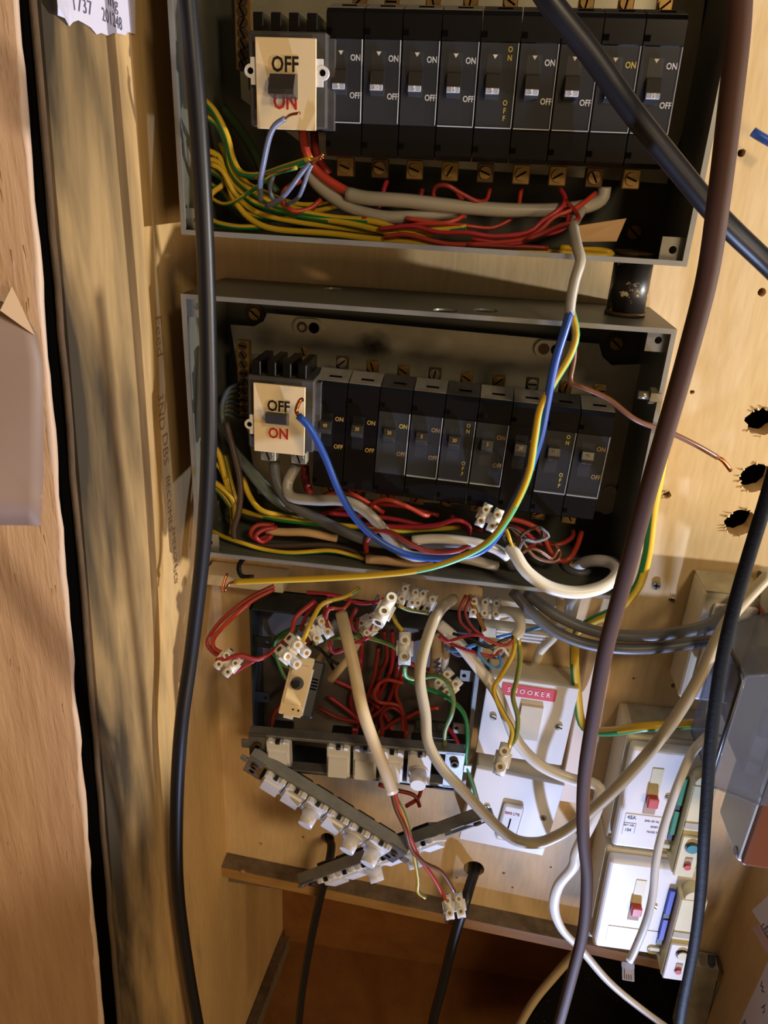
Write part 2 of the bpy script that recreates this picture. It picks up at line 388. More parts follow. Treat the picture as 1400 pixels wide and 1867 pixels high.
# rail along the foot of the back board
t4 = thing('trim_4', 'rough dusty wooden batten along the foot of the back board', 'batten', Matrix.Identity(4)); del t4['category'], t4['label']; struct(t4)
mb = MB(); p0 = P(405, 1552, 0); p1 = P(1310, 1742, 0); zr = (p1.z - p0.z) / (p1.x - p0.x)
def rq(x, y, dz): return Vector((x, y, p0.z + (x - p0.x) * zr + dz))
mb.hexa([rq(XL, -.0005, -.001), rq(XR, -.0005, -.001), rq(XR, -.022, -.001), rq(XL, -.022, -.001)], [rq(XL, -.0005, -.017), rq(XR, -.0005, -.017), rq(XR, -.022, -.017), rq(XL, -.022, -.017)], M_rail); mb.obj('batten', t4)
mb = MB(); mb.hexa([rq(XL, -.0005, 0), rq(XR, -.0005, 0), rq(XR, -.0222, 0), rq(XL, -.0222, 0)], [rq(XL, -.0005, -.001), rq(XR, -.0005, -.001), rq(XR, -.0222, -.001), rq(XL, -.0222, -.001)], M_dusty); mb.obj('dusty_top', t4)
mb = MB(); c = P(442, 1590, -.0225); mb.sphere(c, .0035, M_rail, sc=(1, .5, 1)); mb.obj('nail_head', t4)
# leaning strip of timber low on the left, dark board shaped to a shadow edge low right
mb = MB(); a = PX(512, 1706, XL + .001); b_ = PX(440, 1890, XL + .001)
w = Vector((.016, 0, 0)); h = Vector((0, 0, -.03))
mb.hexa([a, a + w, b_ + w, b_], [a + h, a + w + h, b_ + w + h, b_ + h], M_dusty); tag(mb.obj('timber_strip', None, True), 'grey weathered strip of timber low on the left side panel', 'timber')
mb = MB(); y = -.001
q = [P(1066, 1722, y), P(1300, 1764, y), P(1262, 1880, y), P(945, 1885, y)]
mb.hexa(q, [v + Vector((0, .012, 0)) for v in q], M_darkboard); tag(mb.obj('shadow_edged_board', None, True), 'dark speckled board shaped to a shadow edge under the lowest white switch unit', 'board')  # slanted left side draws a shadow edge as part of the board
up = thing('wooden_upright', 'grubby olive wooden upright with a black clip below the lower white unit', 'timber', Matrix.Identity(4))
mb = MB(); q = [P(1262, 1759, -.024), P(1311, 1770, -.024), P(1282, 1890, -.024), P(1232, 1885, -.024)]
mb.hexa(q, [v + Vector((0, .02, 0)) for v in q], M_dirt); mb.obj('post', up)
mb = MB(); M = facing(1297, 1750, -.028, 8); mb.box((-.004, -.004, -.006), (.004, .004, .005), M_black, M, .001); mb.box((-.003, -.006, -.008), (.002, 0, -.0055), M_black, M); mb.obj('clip', up)
# screw and scuffs on the ply
mb = MB(); c = P(1196, 1067, -.0005); mb.cyl(c, c + Vector((0, -.0018, 0)), .0042, M_screw, seg=16)
for a in (0, 1): mb.box((-.0028, -.0022, -.0005) if a else (-.0005, -.0022, -.0028), (.0028, -.0015, .0005) if a else (.0005, -.0015, .0028), M_slot, Matrix.Translation(c))
tag(mb.obj('wood_screw', None, True), 'bright cross-head screw in the plywood right of the lower board', 'screw')
mb = MB()
for px, py, r in ((1388, 770, .0125), (1378, 872, .0135), (1350, 953, .0135), (1216, 902, .0035), (1225, 1095, .0035)):
    p = P(px, py, -.0006)
    for k in range(14):
        a = random.uniform(0, 6.28); r1 = r * random.uniform(.9, 1.02); r2 = r * random.uniform(1.05, 1.2)
        mb.tube([p + Vector((math.cos(a) * r1, 0, math.sin(a) * r1)), p + Vector((math.cos(a) * r2, -random.uniform(0, .002), math.sin(a) * r2))], [.0009, .0002], M_ply, 4)
o = mb.obj('splinters', wb); o['kind'] = 'stuff'
# handwriting down the left panel
mb = MB()
def wall_txt(px, py, s, size):
    p = PX(px, py, XL + .0003); x = Vector((0, -.05, -1)).normalized(); z = Vector((1, 0, 0)); y = z.cross(x)
    M = Matrix(((x.x, y.x, z.x, p.x), (x.y, y.y, z.y, p.y), (x.z, y.z, z.z, p.z), (0, 0, 0, 1))) @ Matrix.Shear('XY', 4, (.12, 0))
    mb.text(s, size, M_pencil, M, -.02, .00005, 'LEFT')
for a in ((288, 575, 'Feed', .017), (292, 716, '3ND', .016), (300, 790, 'DBS', .016), (306, 868, 'BECOMES', .012), (316, 962, 'EMERGENCY', .010), (320, 1030, 'Lts', .015)): wall_txt(*a)
mb.obj('pencil_writing', wl)

# ------------------------------------------------------------------ distribution boards
def screw_head(mb, c, r, m=None, ang=30, M=None, h=.0018):
    m = m or M_screw; c = Vector(c)
    mb.cyl(c, c + Vector((0, -h, 0)), r, m, seg=14, M=M)
    mb.box((-r * .9, -h - .0002, -r * .14), (r * .9, -h + .0004, r * .14), M_slot, (M or Matrix.Identity(4)) @ Matrix.Translation(c) @ Matrix.Rotation(math.radians(ang), 4, 'Y'))
def enclosure(label, x0, x1, z0, z1, D, tabs, holes_top=(), holes_bot=()):
    e = thing('distribution_board', label, 'fuse box', Matrix.Translation((x0, 0, z0)))
    w, h = x1 - x0, z1 - z0; t = .0014
    mb = MB(); mb.box((0, -.003, 0), (w, -.001, h), M_steeli); mb.obj('back_plate', e)
    mb = MB()
    mb.box((0, -D, 0), (t, -.001, h), M_steel); mb.obj('side_wall', e); mb = MB(); mb.box((w - t, -D, 0), (w, -.001, h), M_steel)
    mb.obj('side_wall', e)
    for z, hl in ((0, holes_bot), (h - t, holes_top)):
        pts = [(t, -D), (w - t, -D), (w - t, -.001), (t, -.001)]
        M = Matrix.Translation((0, 0, z)) @ Matrix.Rotation(-math.pi / 2, 4, 'X')
        o = holed_panel('end_wall', [(a, b) for a, b in pts], [ring(a, b, r) for a, b, r in hl], t, M_steel, Matrix.Translation((0, 0, z + t)) @ Matrix.Rotation(-math.pi / 2, 4, 'X') @ Matrix.Diagonal((1, 1, 1, 1)), e)
    # folded rim round the mouth
    mb = MB(); r = .0035
    for lo, hi in (((0, -D - .0012, 0), (r, -D, h)), ((w - r, -D - .0012, 0), (w, -D, h)), ((r, -D - .0012, 0), (w - r, -D, r)), ((r, -D - .0012, h - r), (w - r, -D, h))): mb.box(lo, hi, M_rim)
    mb.obj('rim', e)
    for sx, sz in tabs:
        s = .0165; cx = r * 0 + t if sx < 0 else w - t - s; cz = t if sz < 0 else h - t - s
        c = (cx + s / 2, cz + s / 2)
        o = holed_panel('corner_tab', [(cx, cz), (cx + s, cz), (cx + s, cz + s), (cx, cz + s)], [ring(c[0], c[1], .0026)], .0015, M_rim, Matrix.Translation((0, -D + .006, 0)), e)
    return e
DB = .10
B2 = dict(x0=-.223, x1=.139, z0=-.3095, z1=-.0884)
B1 = dict(x0=-.2195, x1=.1365, z0=-.0465, z1=.24)
lx = lambda p, b: (p.x - b['x0'], p.z - b['z0'])
hb = []
for px, py, r in ((1052, 1040, .0125),):
    p = ray(px, py); q = CAM + p * ((B2['z0'] - CAM.z) / p.z); hb.append((q.x - B2['x0'], q.y, r))
ht = []
for px, py, r in ((812, 566, .009), (885, 566, .009), (608, 527, .009)):
    p = ray(px, py); q = CAM + p * ((B2['z1'] - CAM.z) / p.z); ht.append((q.x - B2['x0'], q.y, r))
e2 = enclosure('lower open grey steel fuse box, scorched inside above its breakers', **B2, D=DB, tabs=((-1, 1), (1, 1), (-1, -1)), holes_top=ht, holes_bot=hb)
e1 = enclosure('upper open grey steel fuse box cut off by the top of the picture', **B1, D=DB, tabs=((-1, -1), (1, -1)))
def local(e, p): return p - e.location
# mounting plates
def mount(e, pix, y, m=M_zinc, name='mounting_plate', th=.002):
    mb = MB(); q = [local(e, P(a, b, y)) for a, b in pix]
    mb.prism([(v.x, v.z) for v in q], 1, y, y + th, m); return mb.obj(name, e)
mp2 = mount(e2, [(420, 592), (463, 595), (480, 586), (487, 571), (1092, 627), (1098, 650), (1115, 666), (1168, 664), (1150, 800), (1108, 935), (1086, 932), (560, 905), (470, 900)], -.014)
mount(e1, [(428, -60), (1290, -40), (1262, 180), (1215, 335), (590, 290), (440, 180)], -.014)
# pressed slots with two holes
for k, (px, py) in enumerate(((562, 597), (1003, 637))):
    mb = MB(); c = local(e2, P(px, py, -.016)); 
    pts = []
    for i in range(24):
        a = 2 * math.pi * i / 24; pts.append((c.x + math.cos(a) * .0075 + (.0055 if math.cos(a) > 0 else -.0055), c.z + math.sin(a) * .0075))
    mb.prism(pts, 1, -.0165, -.014, M_zinc)
    for s, m, r in ((-1, M_brassd, .0046), (1, M_slot, .0046)):
        mb.cyl((c.x + s * .0052, -.0164, c.z), (c.x + s * .0052, -.0172, c.z), r, m)
    mb.cyl((c.x - (.0052 if k == 0 else -.0052), -.0172, c.z), (c.x - (.0052 if k == 0 else -.0052), -.0184, c.z), .0026, M_screw)
    mb.obj('fixing_slot', e2)
mb = MB(); c = local(e2, P(1108, 910, -.014)); pts = []
for i in range(24):
    a = 2 * math.pi * i / 24; pts.append((c.x + math.cos(a) * .006, c.z + math.sin(a) * .006 + (.008 if math.sin(a) > 0 else -.008)))
mb.prism(pts, 1, -.0165, -.014, M_zinc); mb.obj('fixing_slot', e2)
# scorch stain burnt into the plate's own finish
mz = M_zinc.copy(); mz.name = 'scorched_zinc'; nt = mz.node_tree; bs = nt.nodes['Principled BSDF']; c = local(e2, P(681, 628, -.0146))
tc = nt.nodes.new('ShaderNodeTexCoord'); vm = nt.nodes.new('ShaderNodeVectorMath'); vm.operation = 'SUBTRACT'; vm.inputs[1].default_value = c
v2 = nt.nodes.new('ShaderNodeVectorMath'); v2.operation = 'MULTIPLY'; v2.inputs[1].default_value = (1, 0, 1.35); ln = nt.nodes.new('ShaderNodeVectorMath'); ln.operation = 'LENGTH'
nz_ = nt.nodes.new('ShaderNodeTexNoise'); nz_.inputs['Scale'].default_value = 130; ma = nt.nodes.new('ShaderNodeMath'); ma.operation = 'MULTIPLY_ADD'; ma.inputs[1].default_value = .012
rp = nt.nodes.new('ShaderNodeValToRGB'); e_ = rp.color_ramp.elements; e_[0].position = .30; e_[0].color = (1, 1, 1, 1); e_[1].position = 1.0; e_[1].color = (0, 0, 0, 1)
mr = nt.nodes.new('ShaderNodeMath'); mr.operation = 'MULTIPLY'; mr.inputs[1].default_value = 40
mx = nt.nodes.new('ShaderNodeMix'); mx.data_type = 'RGBA'; mx.inputs[7].default_value = lin('1c1208')
L_ = nt.links.new; src = bs.inputs['Base Color'].links[0].from_socket
L_(tc.outputs['Object'], vm.inputs[0]); L_(vm.outputs[0], v2.inputs[0]); L_(v2.outputs[0], ln.inputs[0]); L_(tc.outputs['Object'], nz_.inputs[0])
L_(nz_.outputs[0], ma.inputs[0]); L_(ln.outputs['Value'], ma.inputs[2]); L_(ma.outputs[0], mr.inputs[0]); L_(mr.outputs[0], rp.inputs[0])
L_(rp.outputs[0], mx.inputs[0]); L_(src, mx.inputs[6]); L_(mx.outputs[2], bs.inputs['Base Color']); mp2.data.materials[0] = mz
# big fixing screws in the corners
for e, px, py, yy in ((e2, 465, 572, -.004), (e2, 1123, 626, -.004), (e1, 1155, 423, -.004)):
    mb = MB(); c = local(e, P(px, py, yy)); mb.cyl((c.x, -.003, c.z), (c.x, -.0046, c.z), .0085, M_brassd); screw_head(mb, (c.x, -.0046, c.z), .0052, M_brass, 40); mb.obj('fixing_screw', e)
# hexagon bolt in the right wall of the lower box
mb = MB(); c = local(e2, PX(1196, 722, B2['x1'] - .004)); 
mb.cyl((.3605, c.y, c.z), (.353, c.y, c.z), .0062, M_screw, seg=6, smooth=False); mb.cyl((.353, c.y, c.z), (.345, c.y, c.z), .0032, M_screw); mb.obj('earth_bolt', e2)
# cable gland ring in the floor of the lower box
mb = MB(); q = hb[0]
n = 24
mb.tube([Vector((q[0] + math.cos(a) * .0115, q[1] + math.sin(a) * .0115, .0035)) for a in [6.2832 * i / n for i in range(n + 1)]], .0032, M_dgrey, 7)
mb.tube([Vector((q[0] + math.cos(a) * .009, q[1] + math.sin(a) * .009, .004)) for a in [6.2832 * i / n for i in range(n + 1)]], .0018, M_brass, 7); mb.obj('cable_gland', e2)
# busbars with terminal screws
def busbar(e, A, B, zr, pts, y):
    a, b = local(e, P(*A, y)), local(e, P(*B, y)); mb = MB(); M = frame(a, b - a, (0, 1, 0)); L = (b - a).length
    MBUS = mat('tinned_busbar', 'c9bb98', .45, .4, .4, 35, hex2='9a8a66'); mb.box((0, 0, -zr), (L, .004, zr), MBUS); mb.box((0, -.002, zr - .0008), (L, .004, zr + .0008), MBUS)
    o = mb.obj('busbar', e)
    for i, (px, py, dark) in enumerate(pts):
        c = local(e, P(px, py, y)); mb = MB(); m = M_brassd if dark else M_brass
        mb.box((c.x - .0052, y - .003, c.z - .006), (c.x + .0052, y + .001, c.z + .005), m, None, .0006); screw_head(mb, (c.x, y - .003, c.z + .0005), .0042, M_screw if dark else M_brass, random.choice((0, 30, 70, 100, 140)), h=.003)
        mb.obj('terminal_screw', o)
busbar(e2, (552, 648), (1160, 716), .0072, [(x, y, i in (0, 3, 6)) for i, (x, y) in enumerate(((625, 660), (680, 667), (736, 675), (793, 681), (851, 688), (909, 694), (970, 699), (1030, 706), (1092, 711)))], -.040)
busbar(e1, (590, -2), (1270, 22), .0085, [(x, y, 0) for x, y in ((657, 6), (715, 8), (790, 8), (858, 6), (930, 8), (1000, 8), (1068, 8), (1140, 10), (1210, 14))], -.040)
for px, py in ((553, 641), (566, 660)):
    mb = MB(); c = local(e2, P(px, py, -.0405)); screw_head(mb, (c.x, -.0405, c.z), .0042, M_brass, 70); mb.obj('terminal_screw', e2)
# vertical brass terminal bars at the left
def vbar(e, A, B, y, w, n, name='terminal_bar'):
    a, b = local(e, P(*A, y)), local(e, P(*B, y)); mb = MB(); d = (b - a); L = d.length; M = frame(a, Vector((1, 0, 0)), (0, 1, 0)) if 0 else Matrix.Translation(a)
    mb.box((a.x - w / 2, y, b.z), (a.x + w / 2, y + .008, a.z), M_brass, None, .0006); o = mb.obj(name, e)
    for k in range(n):
        c = a + d * ((k + .5) / n); s = MB(); screw_head(s, (a.x, y, c.z), w * .33, M_brassd, random.choice((10, 60, 120)), h=.001); s.obj('clamp_screw', o)
vbar(e2, (442, 622), (440, 768), -.045, .011, 9)
vbar(e2, (372, 790), (372, 905), -.04, .009, 7)
vbar(e1, (440, -30), (436, 128), -.045, .0115, 8)
vbar(e1, (362, 130), (362, 420), -.03, .009, 8)
# bridging links above the main switches
mb = MB(); a = local(e2, P(460, 655, -.035)); mb.box((a.x - .002, -.036, a.z - .012), (a.x + .035, -.03, a.z + .004), M_galv, None, .001); mb.cyl((a.x + .006, -.036, a.z - .012), (a.x + .026, -.036, a.z - .012), .009, M_greyside, seg=16)
a = local(e2, P(552, 690, -.05)); mb.prism([(-.06, a.z - .006), (-.045, a.z - .002), (-.041, a.z + .008), (-.038, a.z + .008), (-.042, a.z - .004), (-.06, a.z - .009)], 0, a.x - .004, a.x + .008, M_brass); mb.obj('link_bar', e2)
# the earth block below
# ------------------------------------------------------------------ breakers
ORD = ['first', 'second', 'third', 'fourth', 'fifth', 'sixth', 'seventh', 'eighth', 'ninth']
def breaker_row(L, Rr, H, y, on, ratings, vert, cover, row, term_m, yellow, tone):
    a, b = P(*L, y), P(*Rr, y); w = (b - a).length / 9; Mx = frame(a, b - a, (0, 1, 0))
    for i in range(9):
        lab = f"{ORD[i]} black breaker from the left in the {row} fuse box, rated {ratings[i]}"
        th = thing('circuit_breaker', lab, 'circuit breaker', Mx @ Matrix.Translation((w * i, 0, 0)), f'breakers in the {row} fuse box')
        g = .0004; s = H * .165
        body = M_bake
        mb = MB()
        mb.prism([(0, 0), (.004, .0035), (.022, .0085), (.0235, .0085), (.0235, -.004), (.055, -.006), (.055, -H + .01), (.006, -H), (.0012, -H + .003), (.0012, -s - .0006), (0, -s)], 0, g, w - g, body)
        # moulded slot and notch
        mb.box((w * .3, -.0004, -.0012 - .0), (w * .3 + .0001, 0, -.0011), M_slot)
        mb.box((.0004, -.0003, -.012), (.0042, .001, -.0085), M_slot); mb.box((.0004, .0009, -H + .006), (.004, .003, -H + .0095), M_slot)
        mb.obj('housing', th)
        mb = MB(); top = M_dust if tone[i] else M_bake2
        mb.prism([(.0035, .0032), (.0035, .0036), (.0218, .0089), (.0236, .0089), (.0236, .0084), (.022, .0084)], 0, g, w - g, top); mb.obj('dusty_shoulder', th)
        mb = MB(); mb.box((w * .36, .009, .0052), (w * .74, .0115, .0062), M_slot, Matrix.Translation((0, 0, -.0001))); mb.obj('moulded_slot', th)
        # lever window and lever
        xc = w * .40; zo, zf = -H * .31, -H * .60
        mb = MB(); mb.box((xc - .0048, .0007, zf + .003), (xc + .0048, .003, zo + .0055), M_black)
        mb.prism([(xc - .0016, zo + .0050), (xc + .0016, zo + .0050), (xc, zo + .0026)], 1, .0002, .001, M_twht if not on else M_black)
        mb.obj('lever_window', th)
        zc = zo - .006 if on else zf + .012
        mb = MB()
        k = -1
        zt_ = zc + (.006 if on else .0060); zb_ = zc - (.0035 if on else .0055)
        pr = [(.002, zt_ + .002), (-.0030, zt_), (-.0065, zb_ + .0035), (-.0070, zb_), (.002, zb_ - .003)] if not on else [(.002, zt_), (-.005, zt_ - .0005), (-.0075, zb_ + .0035), (-.0068, zb_), (.002, zb_ - .0025)]
        mb.prism(pr, 0, xc - .0045, xc + .0045, M_tog)
        mb.obj('lever', th)
        mb = MB()
        f_m = Matrix.Translation((xc, (-.0071 if not on else -.0066), (zb_ + .0017) if not on else zt_ - .0035))
        mb.box((xc - .0044, -.0074 if not on else -.0072, zb_ - .0002), (xc + .0044, -.0064, zb_ + .0034), M_togtip if not on else M_tog, None, .0004); mb.obj('lever_tip', th)
        mb = MB()
        tx = M_tyel if yellow[i] == 2 else (M_twht if yellow[i] == 0 else M_tor)
        fy = .0006
        num = ratings[i].split(',')[0]
        mb.text(num, .0042, M_twht if not on else M_tor, TX(xc, zb_ + .0015 if not on else zt_ - .003, -.0076 if not on else -.0068), .02)
        if vert[i]:
            for j, ch in enumerate('ON'): mb.text(ch, .0046, M_tyel, TX(w * .77, zo + .008 - j * .0048, fy), .015)
            for j, ch in enumerate('OFF'): mb.text(ch, .0046, M_tyel, TX(w * .76, zf + .002 - j * .0046, fy), .015)
        else:
            mb.text('ON', .0052, tx, TX(w * .79, zo + (.001), fy), .015)
            mb.text('OFF', .0052, tx if not on else M_tor, TX(w * .80, zf + (.0035), fy), .015)
        mb.obj('lettering', th)
        if cover[i]:
            mb = MB(); zc1 = -H * .75
            mb.box((.0007, -.0008, zc1), (w - .0009, -.0001, -s - .0008), M_clear); mb.box((.0007, -.0012, zc1 - .0005), (w - .0009, .0008, zc1), M_edge if i > 2 or i == 0 else M_clear); mb.box((w - .0011, -.0012, zc1), (w - .0007, .0008, -s - .0008), M_edge)
            mb.obj('clear_shield', th)
        # outgoing terminal at the foot
        mb = MB(); tz = -H - .0065; ty = .022
        mb.box((xc - .006, ty, tz - .0065), (xc + .006, ty + .011, tz + .0065), M_brass if i % 3 != 1 else M_brassd, None, .0007); screw_head(mb, (xc, ty, tz), .0042, M_brass, random.choice((20, 60, 120, 150)), h=.001); mb.obj('terminal', th)
H1 = (P(590, 287, -.083) - P(597, 22, -.083)).length; H2 = (P(566, 889, -.083) - P(576, 700, -.083)).length
breaker_row((594, 22), (1256, 36), H1 * .985, -.083, False, ['5', '30', '5', '15', '5, upright yellow lettering', '5', '5', '5, yellow lettering', '15'], [0, 0, 0, 0, 1, 0, 0, 0, 0], [1] * 9, 'upper', M_brass, [0, 0, 0, 0, 2, 0, 0, 2, 0], [1, 1, 1, 1, 0, 0, 0, 0, 0])
breaker_row((575, 701), (1122, 762), H2, -.083, True, ['40', '30', '30, bright yellow ON', '5', '30, upright lettering', '5', '30', '15, upright lettering', '15'], [0, 0, 0, 0, 1, 0, 0, 1, 0], [0, 0, 1, 1, 1, 1, 0, 1, 1], 'lower', M_brass, [1, 1, 2, 1, 2, 1, 1, 2, 1], [1, 1, 0, 1, 0, 1, 1, 0, 1])

# ------------------------------------------------------------------ main switches
def main_switch(label, TL, TR, BL, y, up, terms):
    a, b, c = P(*TL, y), P(*TR, y), P(*BL, y); w = (b - a).length; h = (a - c).length
    t = thing('main_switch', label, 'switch', frame(a, b - a, (0, 1, 0)))
    mb = MB(); mb.box((0, -.0008, -h), (w, .0008, 0), M_cream, None, .0004); mb.obj('faceplate', t)
    mb = MB(); mb.box((-.006, .004, -h * .97), (w + .006, .05, h * .08), M_bake2, None, .001); mb.box((-.009, .012, -h * .55), (-.006, .05, -h * .05), M_black); mb.box((w + .002, .01, -h * .98), (w + .010, .05, h * .03), M_bake2)
    for k in range(4): mb.box((-.003 + k * (w / 3.4), .006, h * .08), (.004 + k * (w / 3.4), .045, h * .28), M_bake, None, .0006)
    mb.obj('body', t)
    for s in (0, 1):
        x = -.004 if s == 0 else w + .004; zc = -h * .36 if up else -h * .62
        if not up and s: continue
        mb = MB(); pts = []
        mb.cyl((x, .001, zc), (x, .004, zc), .0042, M_white, seg=18); mb.box((min(x, x + (.006 if s == 0 else -.006)), .0012, zc - .008), (max(x, x + (.006 if s == 0 else -.006)), .0038, zc + .008), M_white); mb.cyl((x, .0008, zc), (x, .0012, zc), .002, M_slot); mb.obj('fixing_lug', t)
    zc = -h * .55 if up else -h * .50
    mb = MB(); x = w * .49; q = .0085
    if up: mb.prism([(.001, zc + .009), (-.008, zc + .008), (-.013, zc - .001), (-.013, zc - .004), (.001, zc - .006)], 0, x - q, x + q, M_tog)
    else: mb.prism([(.001, zc + .0045), (-.006, zc + .0075), (-.010, zc + .006), (-.009, zc - .001), (.001, zc - .005)], 0, x - q, x + q, M_tog)
    o = mb.obj('lever', t)
    mb = MB(); mb.text('OFF', .0125, M_tblk, TX(x, -h * (.29 if up else .31), -.0010), .02); mb.text('ON', .0125, M_tred, TX(x, -h * (.70 if up else .71), -.0010), .02); mb.obj('lettering', t)
    if terms:
        for fx in (.22, .84):
            mb = MB(); x = w * fx; mb.box((x - .0065, .008, -h - .011), (x + .0065, .018, -h - .0005), M_zinc, None, .0008); screw_head(mb, (x, .008, -h - .006), .0045, M_screw, 70, h=.001); mb.obj('terminal', t)
main_switch('cream main switch with dark lever in the upper fuse box', (465, 67), (577, 70), (464, 234), -.098, True, False)
main_switch('plain cream main switch in the lower fuse box, blue wire end against it', (462, 697), (557, 706), (462, 821), -.097, False, True)
# ------------------------------------------------------------------ conduit between the two boxes
mb = MB(); c0 = P(1137, 575, -.05); x_, y_ = c0.x, -.052
mb.cyl((x_, y_, B1['z0'] - .0002), (x_, y_, B2['z1'] + .0002), .0142, M_paint, seg=28)
o = mb.obj('conduit_pipe', None, True); tag(o, 'short black conduit with chipped paint joining the two fuse boxes', 'pipe')
mb = MB()
for z in (B2['z1'] + .0025,): mb.cyl((x_, y_, z - .002), (x_, y_, z + .001), .0152, M_brassd, seg=28)
s_ = mb.obj('locknut', o); s_.location = -o.location; mb = MB()
mb.cyl((x_, y_, B1['z0'] + .0016), (x_, y_, B1['z0'] + .0045), .017, M_brassd, seg=8); s_ = mb.obj('locknut', o); s_.location = -o.location
# ------------------------------------------------------------------ trunking, round terminal boxes behind the lower box
tr = thing('cable_trunking', 'cream cable trunking running along the wall under the lower fuse box', 'trunking', Matrix.Identity(4))
mb = MB(); a = P(385, 1052, -.03); b = P(1003, 1150, -.012)
z1 = a.z
mb.box((XL + .002, -.030, z1 - .010), (-.165, -.001, z1 + .002), M_ivory, None, .001); mb.obj('duct', tr)
mb = MB(); q0, q1 = P(905, 1110, -.02), P(1003, 1180, -.012)
for k, (pa, pb, y) in enumerate((((880, 1090), (1012, 1116), -.03), ((880, 1118), (985, 1140), -.024), ((880, 1142), (1003, 1176), -.02))):
    u, v = P(*pa, y), P(*pb, y); mb.box((u.x, y, v.z), (v.x, -.001, u.z), M_ivory, None, .001)
for k in range(3):
    u, v = P(905, 1150 + k * 7, -.0205), P(1003, 1164 + k * 6, -.0205); mb.box((u.x, -.0216, v.z + .001), (v.x, -.02, v.z + .003), M_white)
mb.obj('duct_end', tr)
# ------------------------------------------------------------------ flush metal box of the grid switches
gb = thing('metal_back_box', 'open dark metal back box full of red wires, its grid switches hanging out', 'box', Matrix.Identity(4))
q = dict(x0=-.197, x1=.033, z0=-.600, z1=-.398); Dg = .040
mb = MB(); mb.box((q['x0'], -.0035, q['z0']), (q['x1'], -.001, q['z1']), mat('box_inside_grey', '6a625c', .6, .2, .3, 30)); mb.obj('back_plate', gb)
mb = MB(); t = .002
MI = mat('dark_blue_grey_steel', '3a4248', .45, .5, .4, 30)
mb.box((q['x0'], -Dg, q['z0']), (q['x0'] + t, -.001, q['z1']), MI); mb.box((q['x1'] - t, -Dg, q['z0']), (q['x1'], -.001, q['z1']), MI)
mb.box((q['x0'], -Dg, q['z1'] - t), (q['x1'], -.001, q['z1']), MI); mb.box((q['x0'], -Dg, q['z0']), (q['x1'], -.001, q['z0'] + t), MI)
for x in (q['x1'] - .001,): mb.box((x, -Dg - .001, q['z0']), (x + .004, -Dg, q['z1']), M_galv)
mb.obj('side_wall', gb)
for px, py in ((487, 1172), (484, 1272), (846, 1232), (832, 1328)):
    p = P(px, py, -Dg + .006); sx = q['x0'] if px < 600 else q['x1']
    xx = sorted((sx, p.x)); o = holed_panel('fixing_lug', [(xx[0], p.z - .007), (xx[1], p.z - .007)] + [(p.x + (.007 if px < 600 else -.007) * math.cos(a), p.z + .007 * math.sin(a)) for a in ([-1.2, -.6, 0, .6, 1.2] if px < 600 else [1.2, .6, 0, -.6, -1.2][::-1])] + [(xx[1], p.z + .007), (xx[0], p.z + .007)] if False else [(xx[0], p.z - .0065), (xx[1] + (.004 if px < 600 else 0), p.z - .0065), (xx[1] + (.004 if px < 600 else 0), p.z + .0065), (xx[0], p.z + .0065)] if px < 600 else [(xx[0] - .004, p.z - .0065), (xx[1], p.z - .0065), (xx[1], p.z + .0065), (xx[0] - .004, p.z + .0065)], [ring(p.x, p.z, .0022)], .0015, M_galv if px > 600 else MI, Matrix.Translation((0, p.y, 0)), gb)
# ------------------------------------------------------------------ grid switch strips
def grid_strip(label, M, L, H, mods, back_d=.030):
    """local: x along, z up, front faces -y; mods = list of (x, kind)"""
    t = thing('grid_switch_strip', label, 'switch panel', M)
    f = MB()
    f.box((0, 0, H - .004), (L, .012, H), M_galv, None, .0006); f.box((0, 0, 0), (L, .012, .004), M_galv, None, .0006)
    f.box((0, 0, 0), (.0185, .002, H), M_galv); f.box((L - .0185, 0, 0), (L, .002, H), M_galv); f.box((-.0075, -.001, H * .62), (0, .002, H * .82), M_galv, None, .0005); f.box((L, -.001, H * .5), (L + .008, .002, H * .7), M_galv, None, .0005)
    f.obj('grid_frame', t)
    for x in (.009, L - .009):
        s = MB(); s.cyl((x, .0, H * .72), (x, -.003, H * .72), .0042, M_brassd); s.cyl((x, -.003, H * .72), (x, -.0032, H * .72), .0024, M_slot); s.cyl((x, .0, H * .25), (x, -.0006, H * .25), .003, M_slot); s.obj('frame_eyelet', t)
    for x, kind in mods:
        w = .0228; m = MB()
        m.box((x, -.004, .005), (x + w, .010, H - .005), M_white if kind != 'ivory' else M_ivory, None, .0008)
        m.box((x + .0015, .010, .008), (x + w - .0015, back_d, H - .008), M_black, None, .001)
        for k in range(3): m.box((x + .002 + k * .0075, -.0045, H - .0062), (x + .006 + k * .0075, .006, H - .0028), M_black if k == 1 else M_white)
        m.box((x + .0035, -.0062, .0068), (x + w - .0035, -.003, .0095), M_white)
        o = m.obj('switch_module', t)
        r = MB()
        if kind in ('rocker', 'ivory'):
            r.prism([(-.0035, .0095), (-.0095, .0105), (-.0065, H * .66), (-.0035, H * .67)], 0, x + .0022, x + w - .0022, M_white)
            r.obj('rocker', o)
        else:
            r.cyl((x + w / 2, -.004, H * .45), (x + w / 2, -.0055, H * .45), .0098, M_white, seg=20); r.cyl((x + w / 2, -.0055, H * .45), (x + w / 2, -.020, H * .45), .0082, M_white, r2=.0074, seg=20)
            r.obj('dimmer_knob', o)
    return t
